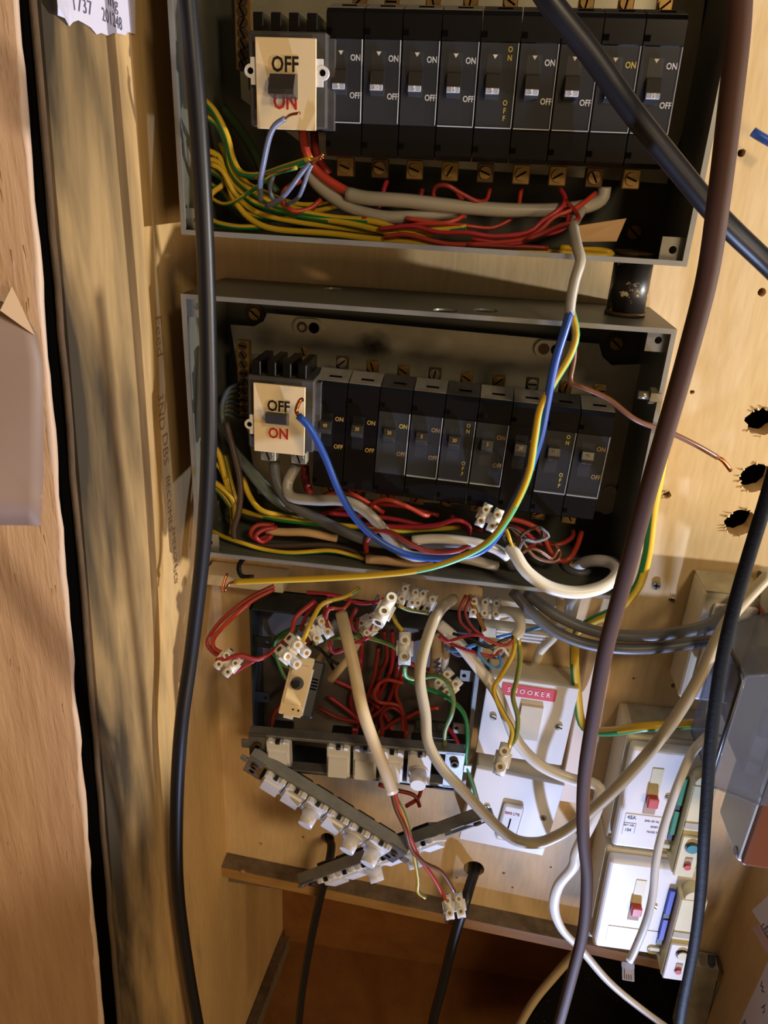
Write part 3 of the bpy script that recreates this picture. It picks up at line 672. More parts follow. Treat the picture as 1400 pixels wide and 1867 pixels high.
# top strip: hangs upright below the mouth of the box
a, b = P(452, 1338, -.098), P(848, 1374, -.088)
M = frame(a, b - a, Vector((0, 1, .10))) 
Lg = (b - a).length; Hg = .050
M = M @ Matrix.Translation((0, 0, -Hg))
pit = .0238
g1 = grid_strip('upright grid switch strip with a missing module, topmost of three, across the back box', M, Lg, Hg, [(.0125 + .0 * pit + .006, 'rocker'), (Lg * .425 - .012, 'rocker'), (Lg * .548 - .012, 'rocker'), (Lg * .672 - .012, 'rocker'), (Lg * .80 - .012, 'knob')])
# middle strip: falls away to the right, seen edge on
def edge_strip(label, A, B, nimg, mods, H, sn):
    a, b = P(*A), P(*B); u = (b - a).normalized(); v = ((a + b) / 2 - CAM).normalized()
    n = (R @ Vector((nimg[0], nimg[1], 0))); n = n - n.dot(v) * v; n = (n - n.dot(u) * u).normalized()
    n = n * math.sqrt(1 - sn * sn) - v * sn                       # fronts turned a little to the viewer
    M = frame(a, b - a, -n); L = (b - a).length
    return grid_strip(label, M @ Matrix.Translation((0, 0, -H / 2)), L, H, mods, .016)
g2 = edge_strip('grid switch strip slanting down to the right, middle one of three, knobs facing lower left', (448, 1392, -.098), (728, 1566, -.122), (-.55, .84), [(.022, 'rocker'), (.046, 'rocker'), (.070, 'knob'), (.094, 'rocker'), (.118, 'knob'), (.142, 'knob')], .046, .30)
g3 = edge_strip('lowest grid switch strip slanting up to the right, knobs pointing down', (566, 1612, -.088), (890, 1494, -.080), (.32, .95), [(.020, 'rocker'), (.044, 'rocker'), (.068, 'knob'), (.092, 'rocker'), (.116, 'knob'), (.140, 'rocker')], .046, .12)
# loose dimmer module hanging in front
M = facing(541, 1250, -.105, 13, 0, 0)
t = thing('dimmer_module', 'loose cream dimmer module with a black spindle, in front of the back box', 'dimmer', M)
mb = MB(); w, h = .0105, .0275
mb.box((-w, 0, -h), (w, .007, h), M_cream, None, .0008); mb.box((-w + .002, -.001, -h + .010), (w - .003, .001, h - .008), M_cream, None, .0006); mb.box((-.005, .001, -h - .003), (.004, .004, -h + .001), M_white); mb.box((w - .001, .0005, -h + .002), (w + .0015, .006, h - .010), M_white); mb.obj('faceplate', t)
mb = MB(); mb.cyl((0, 0, .002), (0, -.0025, .002), .006, M_tog, seg=20); mb.cyl((0, -.0025, .002), (-.001, -.014, .001), .0034, M_black, seg=14); mb.obj('spindle', t)
mb = MB(); mb.box((-w + .001, .007, -h + .001), (w + .011, .030, h - .001), M_black, None, .002)
for k in range(4): mb.box((w + .0112, .009, h - .028 + k * .003), (w + .0095, .024, h - .0265 + k * .003), M_slot)
for k in range(4): mb.box((w + .002, .0066, h - .028 + k * .003), (w + .008, .0074, h - .0265 + k * .003), M_slot)
mb.obj('module_body', t)
mb = MB(); mb.box((-.004, -.0004, h - .0045), (w, .0002, h - .001), M_yel); mb.cyl((.002, .0004, -h + .006), (.002, -.0003, -h + .006), .0009, M_slot); mb.cyl((.007, .0004, -h + .006), (.007, -.0003, -h + .006), .0009, M_slot); mb.obj('ident_mark', t)
# black switch bodies lying behind the strips
for k, (px, py, y, ang, w, h, lab) in enumerate(((700, 1476, -.072, 30, .019, .012, 'black plastic module body behind the middle strip, nearest the cream flex'), (653, 1445, -.070, 30, .018, .011, 'black plastic module body behind the middle strip, further left'), (818, 1492, -.070, -12, .024, .012, 'black plastic module body with pin slots, behind the lowest strip'), (793, 1330, -.03, 6, .022, .009, 'small black terminal body inside the back box above the top strip'))):
    own = (g2, g2, g3, gb)[k]; t = bpy.data.objects.new('module_housing', None); COL.objects.link(t); t.parent = own; t.matrix_world = own.matrix_world.inverted() @ facing(px, py, y, ang); t['label'] = lab
    mb = MB(); mb.box((-w, 0, -h), (w, .024, h), M_black, None, .001); mb.box((-w * .94, -.001, -h * .2), (w * .94, .001, h * .85), MATS['black_plastic'], None, .0006)
    for j in range(4): mb.cyl((-w * .65 + j * w * .42, -.0012, h * .3), (-w * .65 + j * w * .42, -.0016, h * .3), .0019, M_tog, seg=10)
    mb.obj('housing', t)
    mb = MB()
    for j in range(3): mb.box((w * .55, -.0008, -h * .9 + j * .003), (w * .98, -.0003, -h * .9 + .0012 + j * .003), M_slot)
    mb.obj('vent_slot', t)

# ------------------------------------------------------------------ switch plates right of the grid
def plate(name, label, TL, TR, BL, y, boxm, top=0.004):
    a, b, c = P(*TL, y), P(*TR, y), P(*BL, y); w = (b - a).length; h = (a - c).length
    t = thing(name, label, 'switch', frame(a, b - a, (0, 1, 0)))
    mb = MB(); mb.box((0, 0, -h), (w, .005, 0), M_white, None, .001, 2); mb.obj('faceplate', t)
    mb = MB(); mb.box((.0015, .0052, -h + .0015), (w - .0015, -y - .0005, -.0015), M_ivory, None, .0015); mb.obj('pattress', t)
    return t, w, h
t, w, h = plate('switch_plate', 'white one-gang switch with a red embossed label, right of the back box', (890, 1232), (1056, 1256), (874, 1373), -.036, M_ivory)
for x, z in ((.012, -.5 * h), (w - .011, -.5 * h)):
    mb = MB(); screw_head(mb, (x, .0002, z), .0036, M_screw, 20); mb.obj('plate_screw', t)
mb = MB(); mb.prism([(0, -h * .27), (-.003, -h * .28), (-.0055, -h * .68), (0, -h * .69)], 0, w * .42, w * .66, M_ivory); mb.obj('rocker', t)
mb = MB(); mb.box((w * .17, -.0008, -h * .20), (w * .77, 0, -h * .055), M_dymo, None, .0003); o = mb.obj('label_tape', t)
mb = MB(); mb.text('S N O O K E R', .0080, M_twht, TX(w * .47, -h * .127, -.0010), .008); mb.obj('lettering', o)
# cable into the top of it
t, w, h = plate('key_switch_plate', 'white key switch plate printed EMG LTG TEST, below the red-labelled switch', (868, 1400), (1030, 1432), (868, 1534), -.032, M_white)
for x, z in ((.022, -.48 * h), (w - .012, -.47 * h)):
    mb = MB(); screw_head(mb, (x, .0002, z), .0034, M_screw, 60); mb.obj('plate_screw', t)
mb = MB(); mb.box((w * .40, -.004, -h * .86), (w * .63, 0, -h * .36), M_white, None, .003, 3); o = mb.obj('key_barrel', t)
mb = MB(); mb.box((w * .505, -.0044, -h * .69), (w * .52, -.0038, -h * .54), M_slot); mb.obj('keyhole', o)
mb = MB(); mb.text('EMG LTG', .0046, M_pink, TX(w * .515, -h * .47, -.0043), .01); mb.text('TEST', .0052, M_pink, TX(w * .515, -h * .77, -.0043), .01); mb.obj('lettering', o)
# pale vertical strip, white stub above
mb = MB(); a, b = P(1073, 1182, -.012), P(1120, 1182, -.012); c = P(1085, 1470, -.012)
mb.box((a.x, -.012, c.z), (b.x, -.001, a.z), mat('pale_trunk_lid', 'd9c4ae', .5), None, .001); tag(mb.obj('wall_strip', None, True), 'pale flat strip fixed upright on the plywood behind the hanging brown cable', 'strip')
mb = MB(); a = P(1048, 1088, -.02); b = P(1036, 1130, -.02); mb.cyl(a + Vector((0, 0, .012)), b, .0068, M_white); tag(mb.obj('cable_stub', None, True), 'short white cable stub under the right end of the lower fuse box', 'cable')
# white surface box at the right
t = thing('surface_box', 'white plastic surface box on the plywood, beside the clear-covered unit', 'box', Matrix.Identity(4))
a = P(1288, 1080, -.045); mb = MB(); mb.box((a.x, -.045, a.z - .118), (a.x + .052, -.001, a.z), M_ivory, None, .004, 2); mb.obj('base', t)
mb = MB(); mb.box((a.x + .008, -.052, a.z - .112), (a.x + .046, -.045, a.z - .008), M_white, None, .003, 2); mb.obj('lid', t)
mb = MB(); mb.box((a.x - .0002, -.043, a.z - .0002), (a.x + .05, -.003, a.z + .0006), M_dirt); mb.obj('dusty_top', t)

# ------------------------------------------------------------------ two white switch-fuse units
def rcd(label, TL, TR, BL, y, barm, btn, sticker, btn_txt):
    a, b, c = P(*TL, y), P(*TR, y), P(*BL, y); w = (b - a).length; h = (a - c).length
    zz = (a - c).normalized(); xx = Vector((0, 1, 0)).cross(zz); h = (a - c).length; w = (b - a).dot(xx)
    t = thing('switch_fuse_unit', label, 'consumer unit', frame(a, xx, (0, 1, 0)))
    D = -y - .001
    mb = MB(); mb.box((-.004, .012, -h - .002), (w + .004, D, .006), M_ivory, None, .003, 2); mb.obj('base', t)
    mb = MB(); mb.box((0, 0, -h), (w, .013, 0), M_white, None, .004, 3); mb.box((.004, .0125, 0), (w - .004, D - .003, .0068), M_dirt); mb.obj('lid', t)
    # switch lever in its slot
    mb = MB(); x = w * .36; mb.box((x - .0055, -.0006, -h * .60), (x + .0055, .001, -h * .17), M_yel, None, .0004); mb.box((x - .0058, -.0008, -h * .62), (x + .0058, .0008, -h * .44), mat('slot_brown', 'a08060', .6)); o = mb.obj('lever_slot', t)
    mb = MB(); mb.box((x - .0052, -.008, -h * .515), (x + .0052, 0, -h * .425), M_redp, None, .001); mb.obj('lever', o)
    mb = MB()
    if sticker:
        mb.box((w * .09, -.0006, -h * .86), (w * .66, 0, -h * .64), M_white, None, .0002); o = mb.obj('rating_label', t)
        mb = MB(); ink = mat('label_blue_ink', '3a4a78', .5)
        mb.text('45A', .0062, ink, TX(w * .17, -h * .675, -.0008), .02); mb.text('240v 50 Hz', .0036, ink, TX(w * .42, -h * .69, -.0008)); mb.text('BS3871', .0032, ink, TX(w * .47, -h * .745, -.0008)); mb.text('MADE IN', .0036, ink, TX(w * .46, -h * .80, -.0008))
        mb.text('CAT. NO.', .003, ink, TX(w * .155, -h * .755, -.0008)); mb.text('104', .0052, ink, TX(w * .155, -h * .805, -.0008), .02)
        mb.box((w * .09, -.0008, -h * .733), (w * .235, -.0006, -h * .728), ink); mb.box((w * .233, -.0008, -h * .83), (w * .238, -.0006, -h * .728), ink); mb.obj('lettering', o)
    else:
        mb.box((w * .12, -.0006, -h * .90), (w * .66, 0, -h * .72), M_white, None, .0002); mb.obj('rating_label', t)
    mb = MB(); screw_head(mb, (w * .55, .0002, -h * .44), .0032, M_screw, 40); mb.obj('lid_screw', t)
    # fuse carrier bar
    mb = MB(); x = w * .685; mb.box((x - .003, -.004, -h * .48), (x + .003, .001, -h * .22), barm, None, .0006); mb.box((x - .003, -.004, -h * .78), (x + .003, .001, -h * .54), barm, None, .0006); mb.box((x - .003, -.003, -h * .54), (x + .003, .001, -h * .48), M_black); mb.box((x - .003, -.002, -h * .85), (x + .003, .001, -h * .78), M_black); mb.obj('fuse_carrier', t)
    mb = MB(); mb.box((x - .010, -.0006, -h * .97), (x + .010, 0.001, -h * .89), M_yel, None, .003, 2); mb.obj('moulded_recess', t)
    # projecting test block
    mb = MB(); x0, x1 = w * .73, w * 1.0
    mb.box((x0, -.016, -h * 1.08), (x1, .012, -h * .18), M_yel, None, .0015); mb.box((x0 + .001, -.019, -h * 1.075), (x1 - .001, -.0155, -h * .66), M_white if not sticker else M_yel, None, .001); mb.box((x0 + .001, -.0168, -h * .60), (x1 - .001, -.0150, -h * .54), M_dirt)
    mb.cyl(((x0 + x1) / 2, -.0155, -h * .17), ((x0 + x1) / 2, .006, -h * .17), .0095, M_yel, seg=20); mb.obj('test_block', t)
    mb = MB(); xc = (x0 + x1) / 2 + .001; mb.cyl((xc, -.019, -h * .76), (xc, -.0205, -h * .76), .0068, M_black if not sticker else M_dgrey, seg=22); mb.cyl((xc, -.0205, -h * .76), (xc, -.022, -h * .76), .0055, btn, seg=22); mb.obj('test_button', t)
    mb = MB(); mb.box((xc - .0035, -.0196, -h * .97), (xc + .0035, -.0188, -h * .87), mat('slot_brown', 'a08060', .6)); mb.cyl((xc, -.019, -h * .955), (xc, -.0215, -h * .955), .0034, M_redp); mb.obj('reset_lever', t)
    return t
rcd('upper white 45A switch-fuse unit with a green carrier, on the plywood', (1152, 1362), (1306, 1390), (1115, 1543), -.062, M_greenp, M_tealb, True, '')
rcd('lower white switch-fuse unit with a blue carrier, glaring at its lower left', (1112, 1568), (1292, 1592), (1080, 1726), -.064, M_bluep, M_yel, False, '')

# ------------------------------------------------------------------ clear-covered enclosure at the right edge
X0 = .272
cu = thing('clear_covered_enclosure', 'grey enclosure with a smoky clear cover at the right edge of the picture', 'consumer unit', Matrix.Identity(4))
fb = PX(1342, 1573, X0); tb = PX(1378, 1029, X0); bb = PX(1300, 1432, X0)
y0_, y1_ = fb.y, min(tb.y, -.001) - .002; ztop, zbot = PX(1380, 1029, X0 - .012).z, fb.z
y1_ = -.021
mb = MB(); mb.box((X0, y0_, -.465), (XR - .002, y1_, tb.z + .004), M_greyside, None, .006, 3); mb.box((X0, y0_, zbot), (XR - .002, -.086, -.455), M_greyside, None, .004, 2); mb.obj('body', cu)
mb = MB(); mb.box((X0 + .003, y0_ - .004, zbot + .001), (XR - .004, y0_ + .002, tb.z - .02), M_smoke, None, .003, 2); mb.obj('front_panel', cu)
for px, py in ((1380, 1043), (1342, 1552)):
    mb = MB(); c = PX(px, py, X0 - .0003); c.y = max(min(c.y, y1_ - .008), y0_ + .006); mb.cyl(c, c - Vector((.0008, 0, 0)), .0042, M_tog); mb.obj('lid_screw', cu)
mb = MB(); c = PX(1376, 1096, X0 - .0004); c.y = y1_ - .03
Mt = Matrix(((0, 0, -1, c.x), (-1, 0, 0, c.y), (0, 1, 0, c.z), (0, 0, 0, 1)))
mb.text('ABB', .011, mat('faded_red_print', 'c07068', .5), Mt, .02) if False else mb.box((c.x, c.y - .008, c.z - .003), (c.x + .0006, c.y + .008, c.z + .003), mat('faded_red_print', 'c07068', .5)); mb.obj('faded_print', cu)
# clear bulging cover on the left face: frustum shell
def fr(x, ya, yb, za, zb): return [Vector((x, ya, za)), Vector((x, yb, za)), Vector((x, yb, zb)), Vector((x, ya, zb))]
zc1, zc0 = -.326, -.462; ya, yb = -.149, -.066
A = fr(X0, ya, yb, zc0, zc1); B = fr(.230, ya - .001, yb - .016, zc0 + .014, zc1 - .010)
mb = MB()
for k in range(4):
    j = (k + 1) % 4; n_ = (A[j] - A[k]).cross(B[k] - A[k]).normalized() * .0012
    mb.hexa([A[k], A[j], B[j], B[k]], [v + n_ for v in (A[k], A[j], B[j], B[k])], M_cover)
mb.hexa(B, [v - Vector((.0012, 0, 0)) for v in B], M_cover); mb.obj('clear_cover', cu)
mb = MB(); mb.tube([B[0], B[1]], .0011, M_cover, 6)
for k in range(4): mb.tube([A[k], B[k]], .0012, M_cover, 6); mb.tube([B[k], B[(k + 1) % 4]], .0012, M_cover, 6)
mb.obj('cover_rib', cu)
mb = MB(); g = .0012
mb.tube([B[2] + Vector((-.002, 0, 0)), B[3] + Vector((-.002, .016, .002)), B[3] + Vector((-.002, 0, -.004)), B[0] + Vector((-.002, 0, 0))], .0019, M_black, 6); mb.obj('rubber_seal', cu)
mb = MB(); mb.box((X0 - .016, ya + .012, zc0 + .02), (X0 - .0005, yb - .02, zc1 - .02), M_dgrey, None, .002); mb.box((X0 - .014, ya + .008, -.400), (X0 + .004, ya + .012, -.372), mat('deep_blue_lever', '1c2a4a', .4), None, .001); mb.obj('switchgear', cu)
mb = MB(); mb.box((X0 + .0005, -.1495, zc0), (X0 + .085, -.1485, zc1 - .004), M_cover); mb.obj('front_pane', cu)

# ------------------------------------------------------------------ papers
def sheet(name, label, cat, pts, m, th=.0003):
    """thin curved sheet over a grid of points"""
    mb = MB(); n, k = len(pts), len(pts[0]); V = [[mb.bm.verts.new(p) for p in r] for r in pts]; i = mb.mi(m)
    for a in range(n - 1):
        for b in range(k - 1): f = mb.bm.faces.new((V[a][b], V[a][b + 1], V[a + 1][b + 1], V[a + 1][b])); f.smooth = True
    o = mb.obj(name, None, True); md = o.modifiers.new('t', 'SOLIDIFY'); md.thickness = th; tag(o, label, cat); return o
# torn note at the top of the left panel
top = [(100, -40), (135, -45), (170, -40), (205, -35), (246, -30)]
bot = [(105, 28), (118, 33), (126, 48), (133, 40), (142, 37), (152, 42), (165, 50), (176, 63), (184, 60), (196, 65), (207, 60), (220, 62), (228, 65), (232, 58), (246, 62)]
mb = MB(); n = len(bot); X1 = XL + .0012; i_ = mb.mi(M_paper)
tv = [PX(100 + 146 * k / (n - 1), -40, X1 + (.006 * (1 - k / 3) ** 2 if k < 3 else 0)) for k in range(n)]; md_ = [PX(105 + 141 * k / (n - 1), 12 + .6 * k, X1 + (.008 * (1 - k / 3) ** 2 if k < 3 else 0)) for k in range(n)]; bv = [PX(*p, X1 + (.004 if k < 2 else 0)) for k, p in enumerate(bot)]
rows = [[mb.bm.verts.new(p) for p in r] for r in (tv, md_, bv)]
for r in range(2):
    for k in range(n - 1): mb.bm.faces.new((rows[r][k], rows[r][k + 1], rows[r + 1][k + 1], rows[r + 1][k]))
o = mb.obj('paper_note', None, True); tag(o, 'torn white note with handwritten digits pinned at the top of the side panel', 'paper'); sm = o.modifiers.new('t', 'SOLIDIFY'); sm.thickness = .0002
mb = MB()
def note_txt(px, py, s, size, px2, py2):
    p, q = PX(px, py, X1 + .0006), PX(px2, py2, X1 + .0006); x = (q - p).normalized(); z = Vector((1, 0, 0)); y = z.cross(x)
    k = (q - p).length / (len(s) * .60 * size)
    mb.text(s, size, M_ink, Matrix(((x.x, y.x, z.x, p.x), (x.y, y.y, z.y, p.y), (x.z, y.z, z.z, p.z), (0, 0, 0, 1))) @ Matrix.Diagonal((k, 1, 1, 1)), -.004, .00004, 'LEFT')
note_txt(130, 5, '1737', .0105, 176, 20); note_txt(186, 26, '201248', .0105, 230, 50); h_ = mb.obj('handwriting', o); h_.location = -o.location; mb = MB(); note_txt(196, -3, 'ing', .0105, 226, 18)
h_ = mb.obj('handwriting', o); h_.location = -o.location
# aged paper on the door, one corner curled
Zd = lambda px, py, off=0: None
def on_door(px, py, off):
    n = dv.cross(out).normalized(); n = n if n.dot(back) > 0 else -n; p0_ = b0 - n * off; v = ray(px, py); return CAM + v * ((p0_ - CAM).dot(n) / v.dot(n))
pts = []
for r in range(9):
    py = 560 + r * 49.5; row = []
    xr = (20 + r * 45 if r < 2 else 79)
    xr = (38, 68, 78, 80, 80, 80, 80, 78, 74)[r]
    for c in range(6): px = -60 + (xr + 60) * c / 5; row.append(on_door(px, py + (0 if r else (1 - c / 5) * -30) + (r == 8) * (c / 5) * 2, .003 + .004 * math.sin(r * .6) * (c / 5) + (.006 if (r > 7 and c == 5) else 0)))
    pts.append(row)
o = sheet('paper_sheet', 'aged brown-grey paper sheet stuck on the cupboard door, top corner curled over', 'paper', pts, M_bpaper)
mb = MB(); mb.hexa([on_door(22, 522, .010), on_door(64, 612, .006), on_door(0, 566, .011)], [on_door(22, 522, .0098), on_door(64, 612, .0058), on_door(0, 566, .0108)], M_bpaper2); c_ = mb.obj('curled_corner', o); c_.location = -o.location
# papers on the right panel and floor
def on_x(px, py, X): return PX(px, py, X)
for nm, lab, pix, off in (('paper_sheet', 'white handwritten paper lowest at the right edge of the picture', [(1342, 1880), (1402, 1750), (1470, 1750), (1470, 1880)], .004), ('paper_sheet', 'folded white handwritten paper above the lowest one at the right edge', [(1371, 1660), (1402, 1632), (1470, 1632), (1470, 1800), (1404, 1712)], .012)):
    mb = MB(); A_ = [PX(*p, XR - off) for p in pix]; mb.hexa(A_, [v - Vector((.0004, 0, 0)) for v in A_], M_paper); o = mb.obj(nm, None, True); tag(o, lab, 'paper')
    mb = MB()
    for (px, py, s) in (((1392, 1690, 'u'), (1399, 1694, 'p')) if off > .01 else ((1356, 1866, 'S'), (1390, 1800, 'w'), (1392, 1840, 'h'))):
        mb = MB(); c = PX(px, py, XR - off - .0006); M = Matrix(((0, 0, -1, c.x), (-1, 0, 0, c.y), (0, 1, 0, c.z), (0, 0, 0, 1))) @ Matrix.Rotation(-.3, 4, 'Z'); mb.text(s, .016, M_ink, M, -.005)
        k = mb.obj('handwriting', o); k.location = -o.location
mb = MB(); A_ = [PX(1372, 1694, XR - .006), PX(1382, 1684, XR - .006), PX(1404, 1720, XR - .006), PX(1404, 1748, XR - .006)]; mb.hexa(A_, [v - Vector((.0004, 0, 0)) for v in A_], mat('pinkish_paper', 'c9a8b0', .7)); tag(mb.obj('paper_scrap', None, True), 'small pinkish paper scrap under the folded paper at the right', 'paper')
mb = MB(); A_ = [P(1314, 1772, -.02), P(1322, 1772, -.02), P(1345, 1880, -.02), P(1282, 1880, -.02)]; mb.hexa(A_, [v + Vector((0, .0006, 0)) for v in A_], M_paper); tag(mb.obj('paper_sheet', None, True), 'pale creased paper between the wooden upright and the right side panel', 'paper')
# ------------------------------------------------------------------ cables and wires
def cable(name, label, pts, w, m, cat='cable', group=None, m2=None, flat=1.0, seg=8, phase=0.0, parent=None, tip=None, tip_w=None, rt=None, tip0=None):
    """pts: picture points with depth; w: width in picture units at the middle; tip: bared copper beyond the last point"""
    c = path(pts); dmid = depth(c[len(c) // 2]); r = w * .5 * dmid / FOC if rt is None else rt
    mb = MB(); mb.tube(spline(c), r, m, seg, m2, flat, phase=phase); o = mb.obj(name, parent, True)
    if parent: o.location = o.location - parent.location
    else: tag(o, label, cat, group)
    for tp, end in ((tip, c[-1]), (tip0, c[0])):
        if tp:
            mb = MB(); q = [end] + path(tp); mb.tube(spline(q), (tip_w or w * .5) * .5 * dmid / FOC, M_copper, 6); k = mb.obj('copper_end', o, True); k.location -= o.location
    return o
# --- hanging in front of everything
cable('hanging_cable', 'thick black cable hanging down the whole left side in front of the boxes', [(338, -60, -.13), (348, 60, -.13), (360, 200), (372, 400, -.13), (379, 600, -.13), (381, 800, -.132), (372, 980, -.135), (350, 1180, -.142), (330, 1330, -.16), (322, 1480, -.165), (324, 1620, -.17), (342, 1760, -.17), (372, 1930, -.17)], 30, M_bcab, rt=.0062, seg=12)
cable('slanting_cable', 'thick black scuffed cable slanting down across the upper right corner', [(960, -70, -.26), (1000, 0, -.26), (1075, 95, -.255), (1150, 200, -.25), (1230, 300), (1310, 395, -.24), (1400, 482, -.23), (1480, 560, -.23)], 35, M_bcab, rt=.0052, seg=12)
cable('hanging_cable', 'long brown cable hanging down the right side from top to bottom', [(1350, -60, -.30), (1345, 60, -.30), (1330, 200), (1312, 350, -.30), (1290, 500), (1255, 640, -.29), (1215, 780), (1180, 900, -.28), (1140, 1050), (1105, 1180, -.26), (1083, 1300), (1065, 1420, -.24), (1063, 1520), (1070, 1600, -.23), (1064, 1690), (1045, 1770, -.22), (1010, 1900, -.21)], 33, M_dbrown, rt=.0047, seg=12)
cable('hanging_flex', 'matt black flex hanging over the clear-covered unit at the lower right', [(1440, 760, -.20), (1400, 900, -.20), (1366, 1010), (1340, 1100, -.20), (1315, 1210), (1298, 1330, -.20), (1290, 1430), (1284, 1520, -.20), (1278, 1620), (1266, 1720, -.19), (1245, 1830), (1235, 1910, -.18)], 24, M_bflex, rt=.0046, seg=10)
cable('dangling_wire', 'short blue wire end at the far upper right edge', [(1372, 240, -.02), (1388, 250, -.022), (1420, 268, -.024)], 16, M_blue, 'wire')
# --- lower black cables
cable('black_cable', 'black cable from the hole at the lower left, below the slanted grid strip', [(598, 1500, .03), (600, 1528, .005), (604, 1545, -.012), (596, 1590, -.032), (578, 1660, -.03), (558, 1760), (546, 1850, -.03), (542, 1920, -.03)], 15, M_bcab)
cable('black_cable', 'black cable from the round hole in the middle, behind the lowest terminal block', [(868, 1550, .03), (866, 1585, .004), (858, 1610, -.014), (846, 1650, -.034), (828, 1710, -.03), (808, 1790), (790, 1860, -.03), (780, 1920, -.03)], 19, M_bcab)
cable('faint_cable', 'dim brown cable low in the recess left of the shadow-edged board', [(1050, 1735, -.012), (1010, 1780, -.014), (970, 1830), (930, 1900, -.016)], 15, M_cpvc)
# --- wires of the upper board
GY = dict(m=M_yw, m2=M_gn)
G1 = 'earth wires at the left of the upper fuse box'
E1 = 'green-and-yellow earth wire bundled low in the upper fuse box'
for k, (lab, w, pts, tip) in enumerate((
    ('green-and-yellow earth wire with a bare end under the upper main switch', 13, [(366, 178, -.05), (392, 205, -.055), (414, 250), (424, 290, -.06), (440, 316), (475, 320, -.07), (520, 306), (568, 291, -.10)], [(580, 288, -.102), (591, 285, -.104)]),
    ('thin green-and-yellow wire, bare end curling under the upper main switch', 7, [(372, 352, -.05), (410, 372), (455, 350, -.075), (500, 318), (540, 306, -.095)], [(470, 322, -.09), (463, 325, -.09)]),
    (None, 12, [(366, 210, -.05), (395, 226), (412, 262, -.055), (420, 305), (440, 335, -.06), (480, 362), (520, 380, -.065), (600, 396), (680, 404, -.07), (740, 422), (800, 420, -.07), (850, 414)], None),
    (None, 12, [(366, 272, -.05), (398, 285), (415, 320, -.055), (440, 352), (480, 376, -.06), (560, 395), (640, 408, -.07), (720, 426), (790, 430, -.07)], None),
    (None, 12, [(366, 290, -.055), (400, 298), (416, 335, -.06), (428, 365), (455, 398, -.066), (500, 418), (600, 426, -.072), (700, 438), (880, 454, -.075), (1000, 460), (1100, 467, -.075), (1112, 461), (1080, 455, -.07), (1020, 452)], None),
    (None, 11, [(366, 305, -.05), (396, 318), (408, 334, -.055), (386, 352), (380, 375, -.06), (386, 402), (430, 414, -.066), (480, 414)], None),
    (None, 10, [(372, 285, -.045), (420, 292), (446, 330, -.05), (490, 362), (560, 385, -.055), (615, 377)], None),
    (None, 10, [(374, 330, -.045), (405, 350), (430, 380, -.05), (480, 398), (560, 400, -.05), (700, 412)], None),
    (None, 10, [(400, 262, -.04), (430, 320, -.045), (470, 345), (540, 372, -.05), (600, 372)], None),
    (None, 10, [(385, 300, -.062), (406, 312), (430, 355, -.064), (470, 388), (540, 405, -.066), (650, 420), (760, 436, -.066)], None))):
    cable('earth_wire', lab or E1, pts, w, cat='wire', group=None if lab else G1, phase=(5.9, 5.6, 6.1, 5.8, 5.5, 6.0, 5.3, 5.9, 5.6, 5.2)[k], tip=tip, **GY)
cable('green_wire', 'dark green wire behind the black bodies under the upper main switch', [(405, 195, -.03), (440, 240), (465, 282, -.035), (485, 325), (505, 352, -.04)], 17, mat('dark_green_pvc', '2f4420', .5), 'wire')
for lab, w, pts, tip in (
    ('slate blue wire, bare copper tip standing before the upper main switch', 11, [(475, 366, -.08), (475, 330, -.095), (482, 290, -.105), (491, 250, -.112), (502, 228, -.115), (520, 216, -.115)], [(530, 209, -.116), (547, 206, -.117)]),
    ('longer slate blue bared wire of the pair under the upper main switch', 10, [(486, 376, -.08), (512, 362, -.09), (535, 335, -.10), (552, 312), (566, 296, -.105)], [(578, 290, -.106), (590, 281, -.107)]),
    ('shorter slate blue bared wire of the pair under the upper main switch', 8, [(522, 374, -.08), (542, 362, -.09), (553, 340, -.10), (560, 318), (568, 300, -.105)], [(578, 292, -.107), (586, 289, -.108)]),
    ('stubby grey wire end low left in the upper fuse box', 8, [(505, 372, -.07), (492, 350, -.08), (498, 320, -.085)], None)):
    cable('bared_wire', lab, pts, w, M_bgrey, 'wire', tip=tip, tip_w=5)
RW = 'red wires looping along the foot of the upper fuse box'; RL = 'red wire looping among others along the foot of the upper fuse box'
cable('red_cable', 'thick red conductor from the upper main switch entering a grey sleeve', [(552, 232, -.06), (556, 270), (572, 305, -.062), (600, 330), (638, 352, -.065)], 17, M_red, 'wire')
cable('red_cable', 'second thick red conductor behind, beside the upper main switch', [(572, 236, -.055), (574, 262), (580, 290, -.055), (600, 318)], 15, M_dred, 'wire')
cable('grey_sleeve', 'fat grey insulated cable curving from the red conductor across the upper box', [(632, 353, -.065), (670, 361), (740, 366, -.068), (830, 376), (920, 383, -.066), (1000, 384), (1060, 378, -.06), (1095, 365, -.05), (1102, 340)], 25, M_grey)
cable('grey_sleeve', 'fat grey insulated cable lying lower left in the upper box', [(558, 300, -.055), (575, 330), (610, 360, -.06), (655, 385), (710, 397, -.064), (780, 392), (850, 385, -.06)], 25, M_grey)
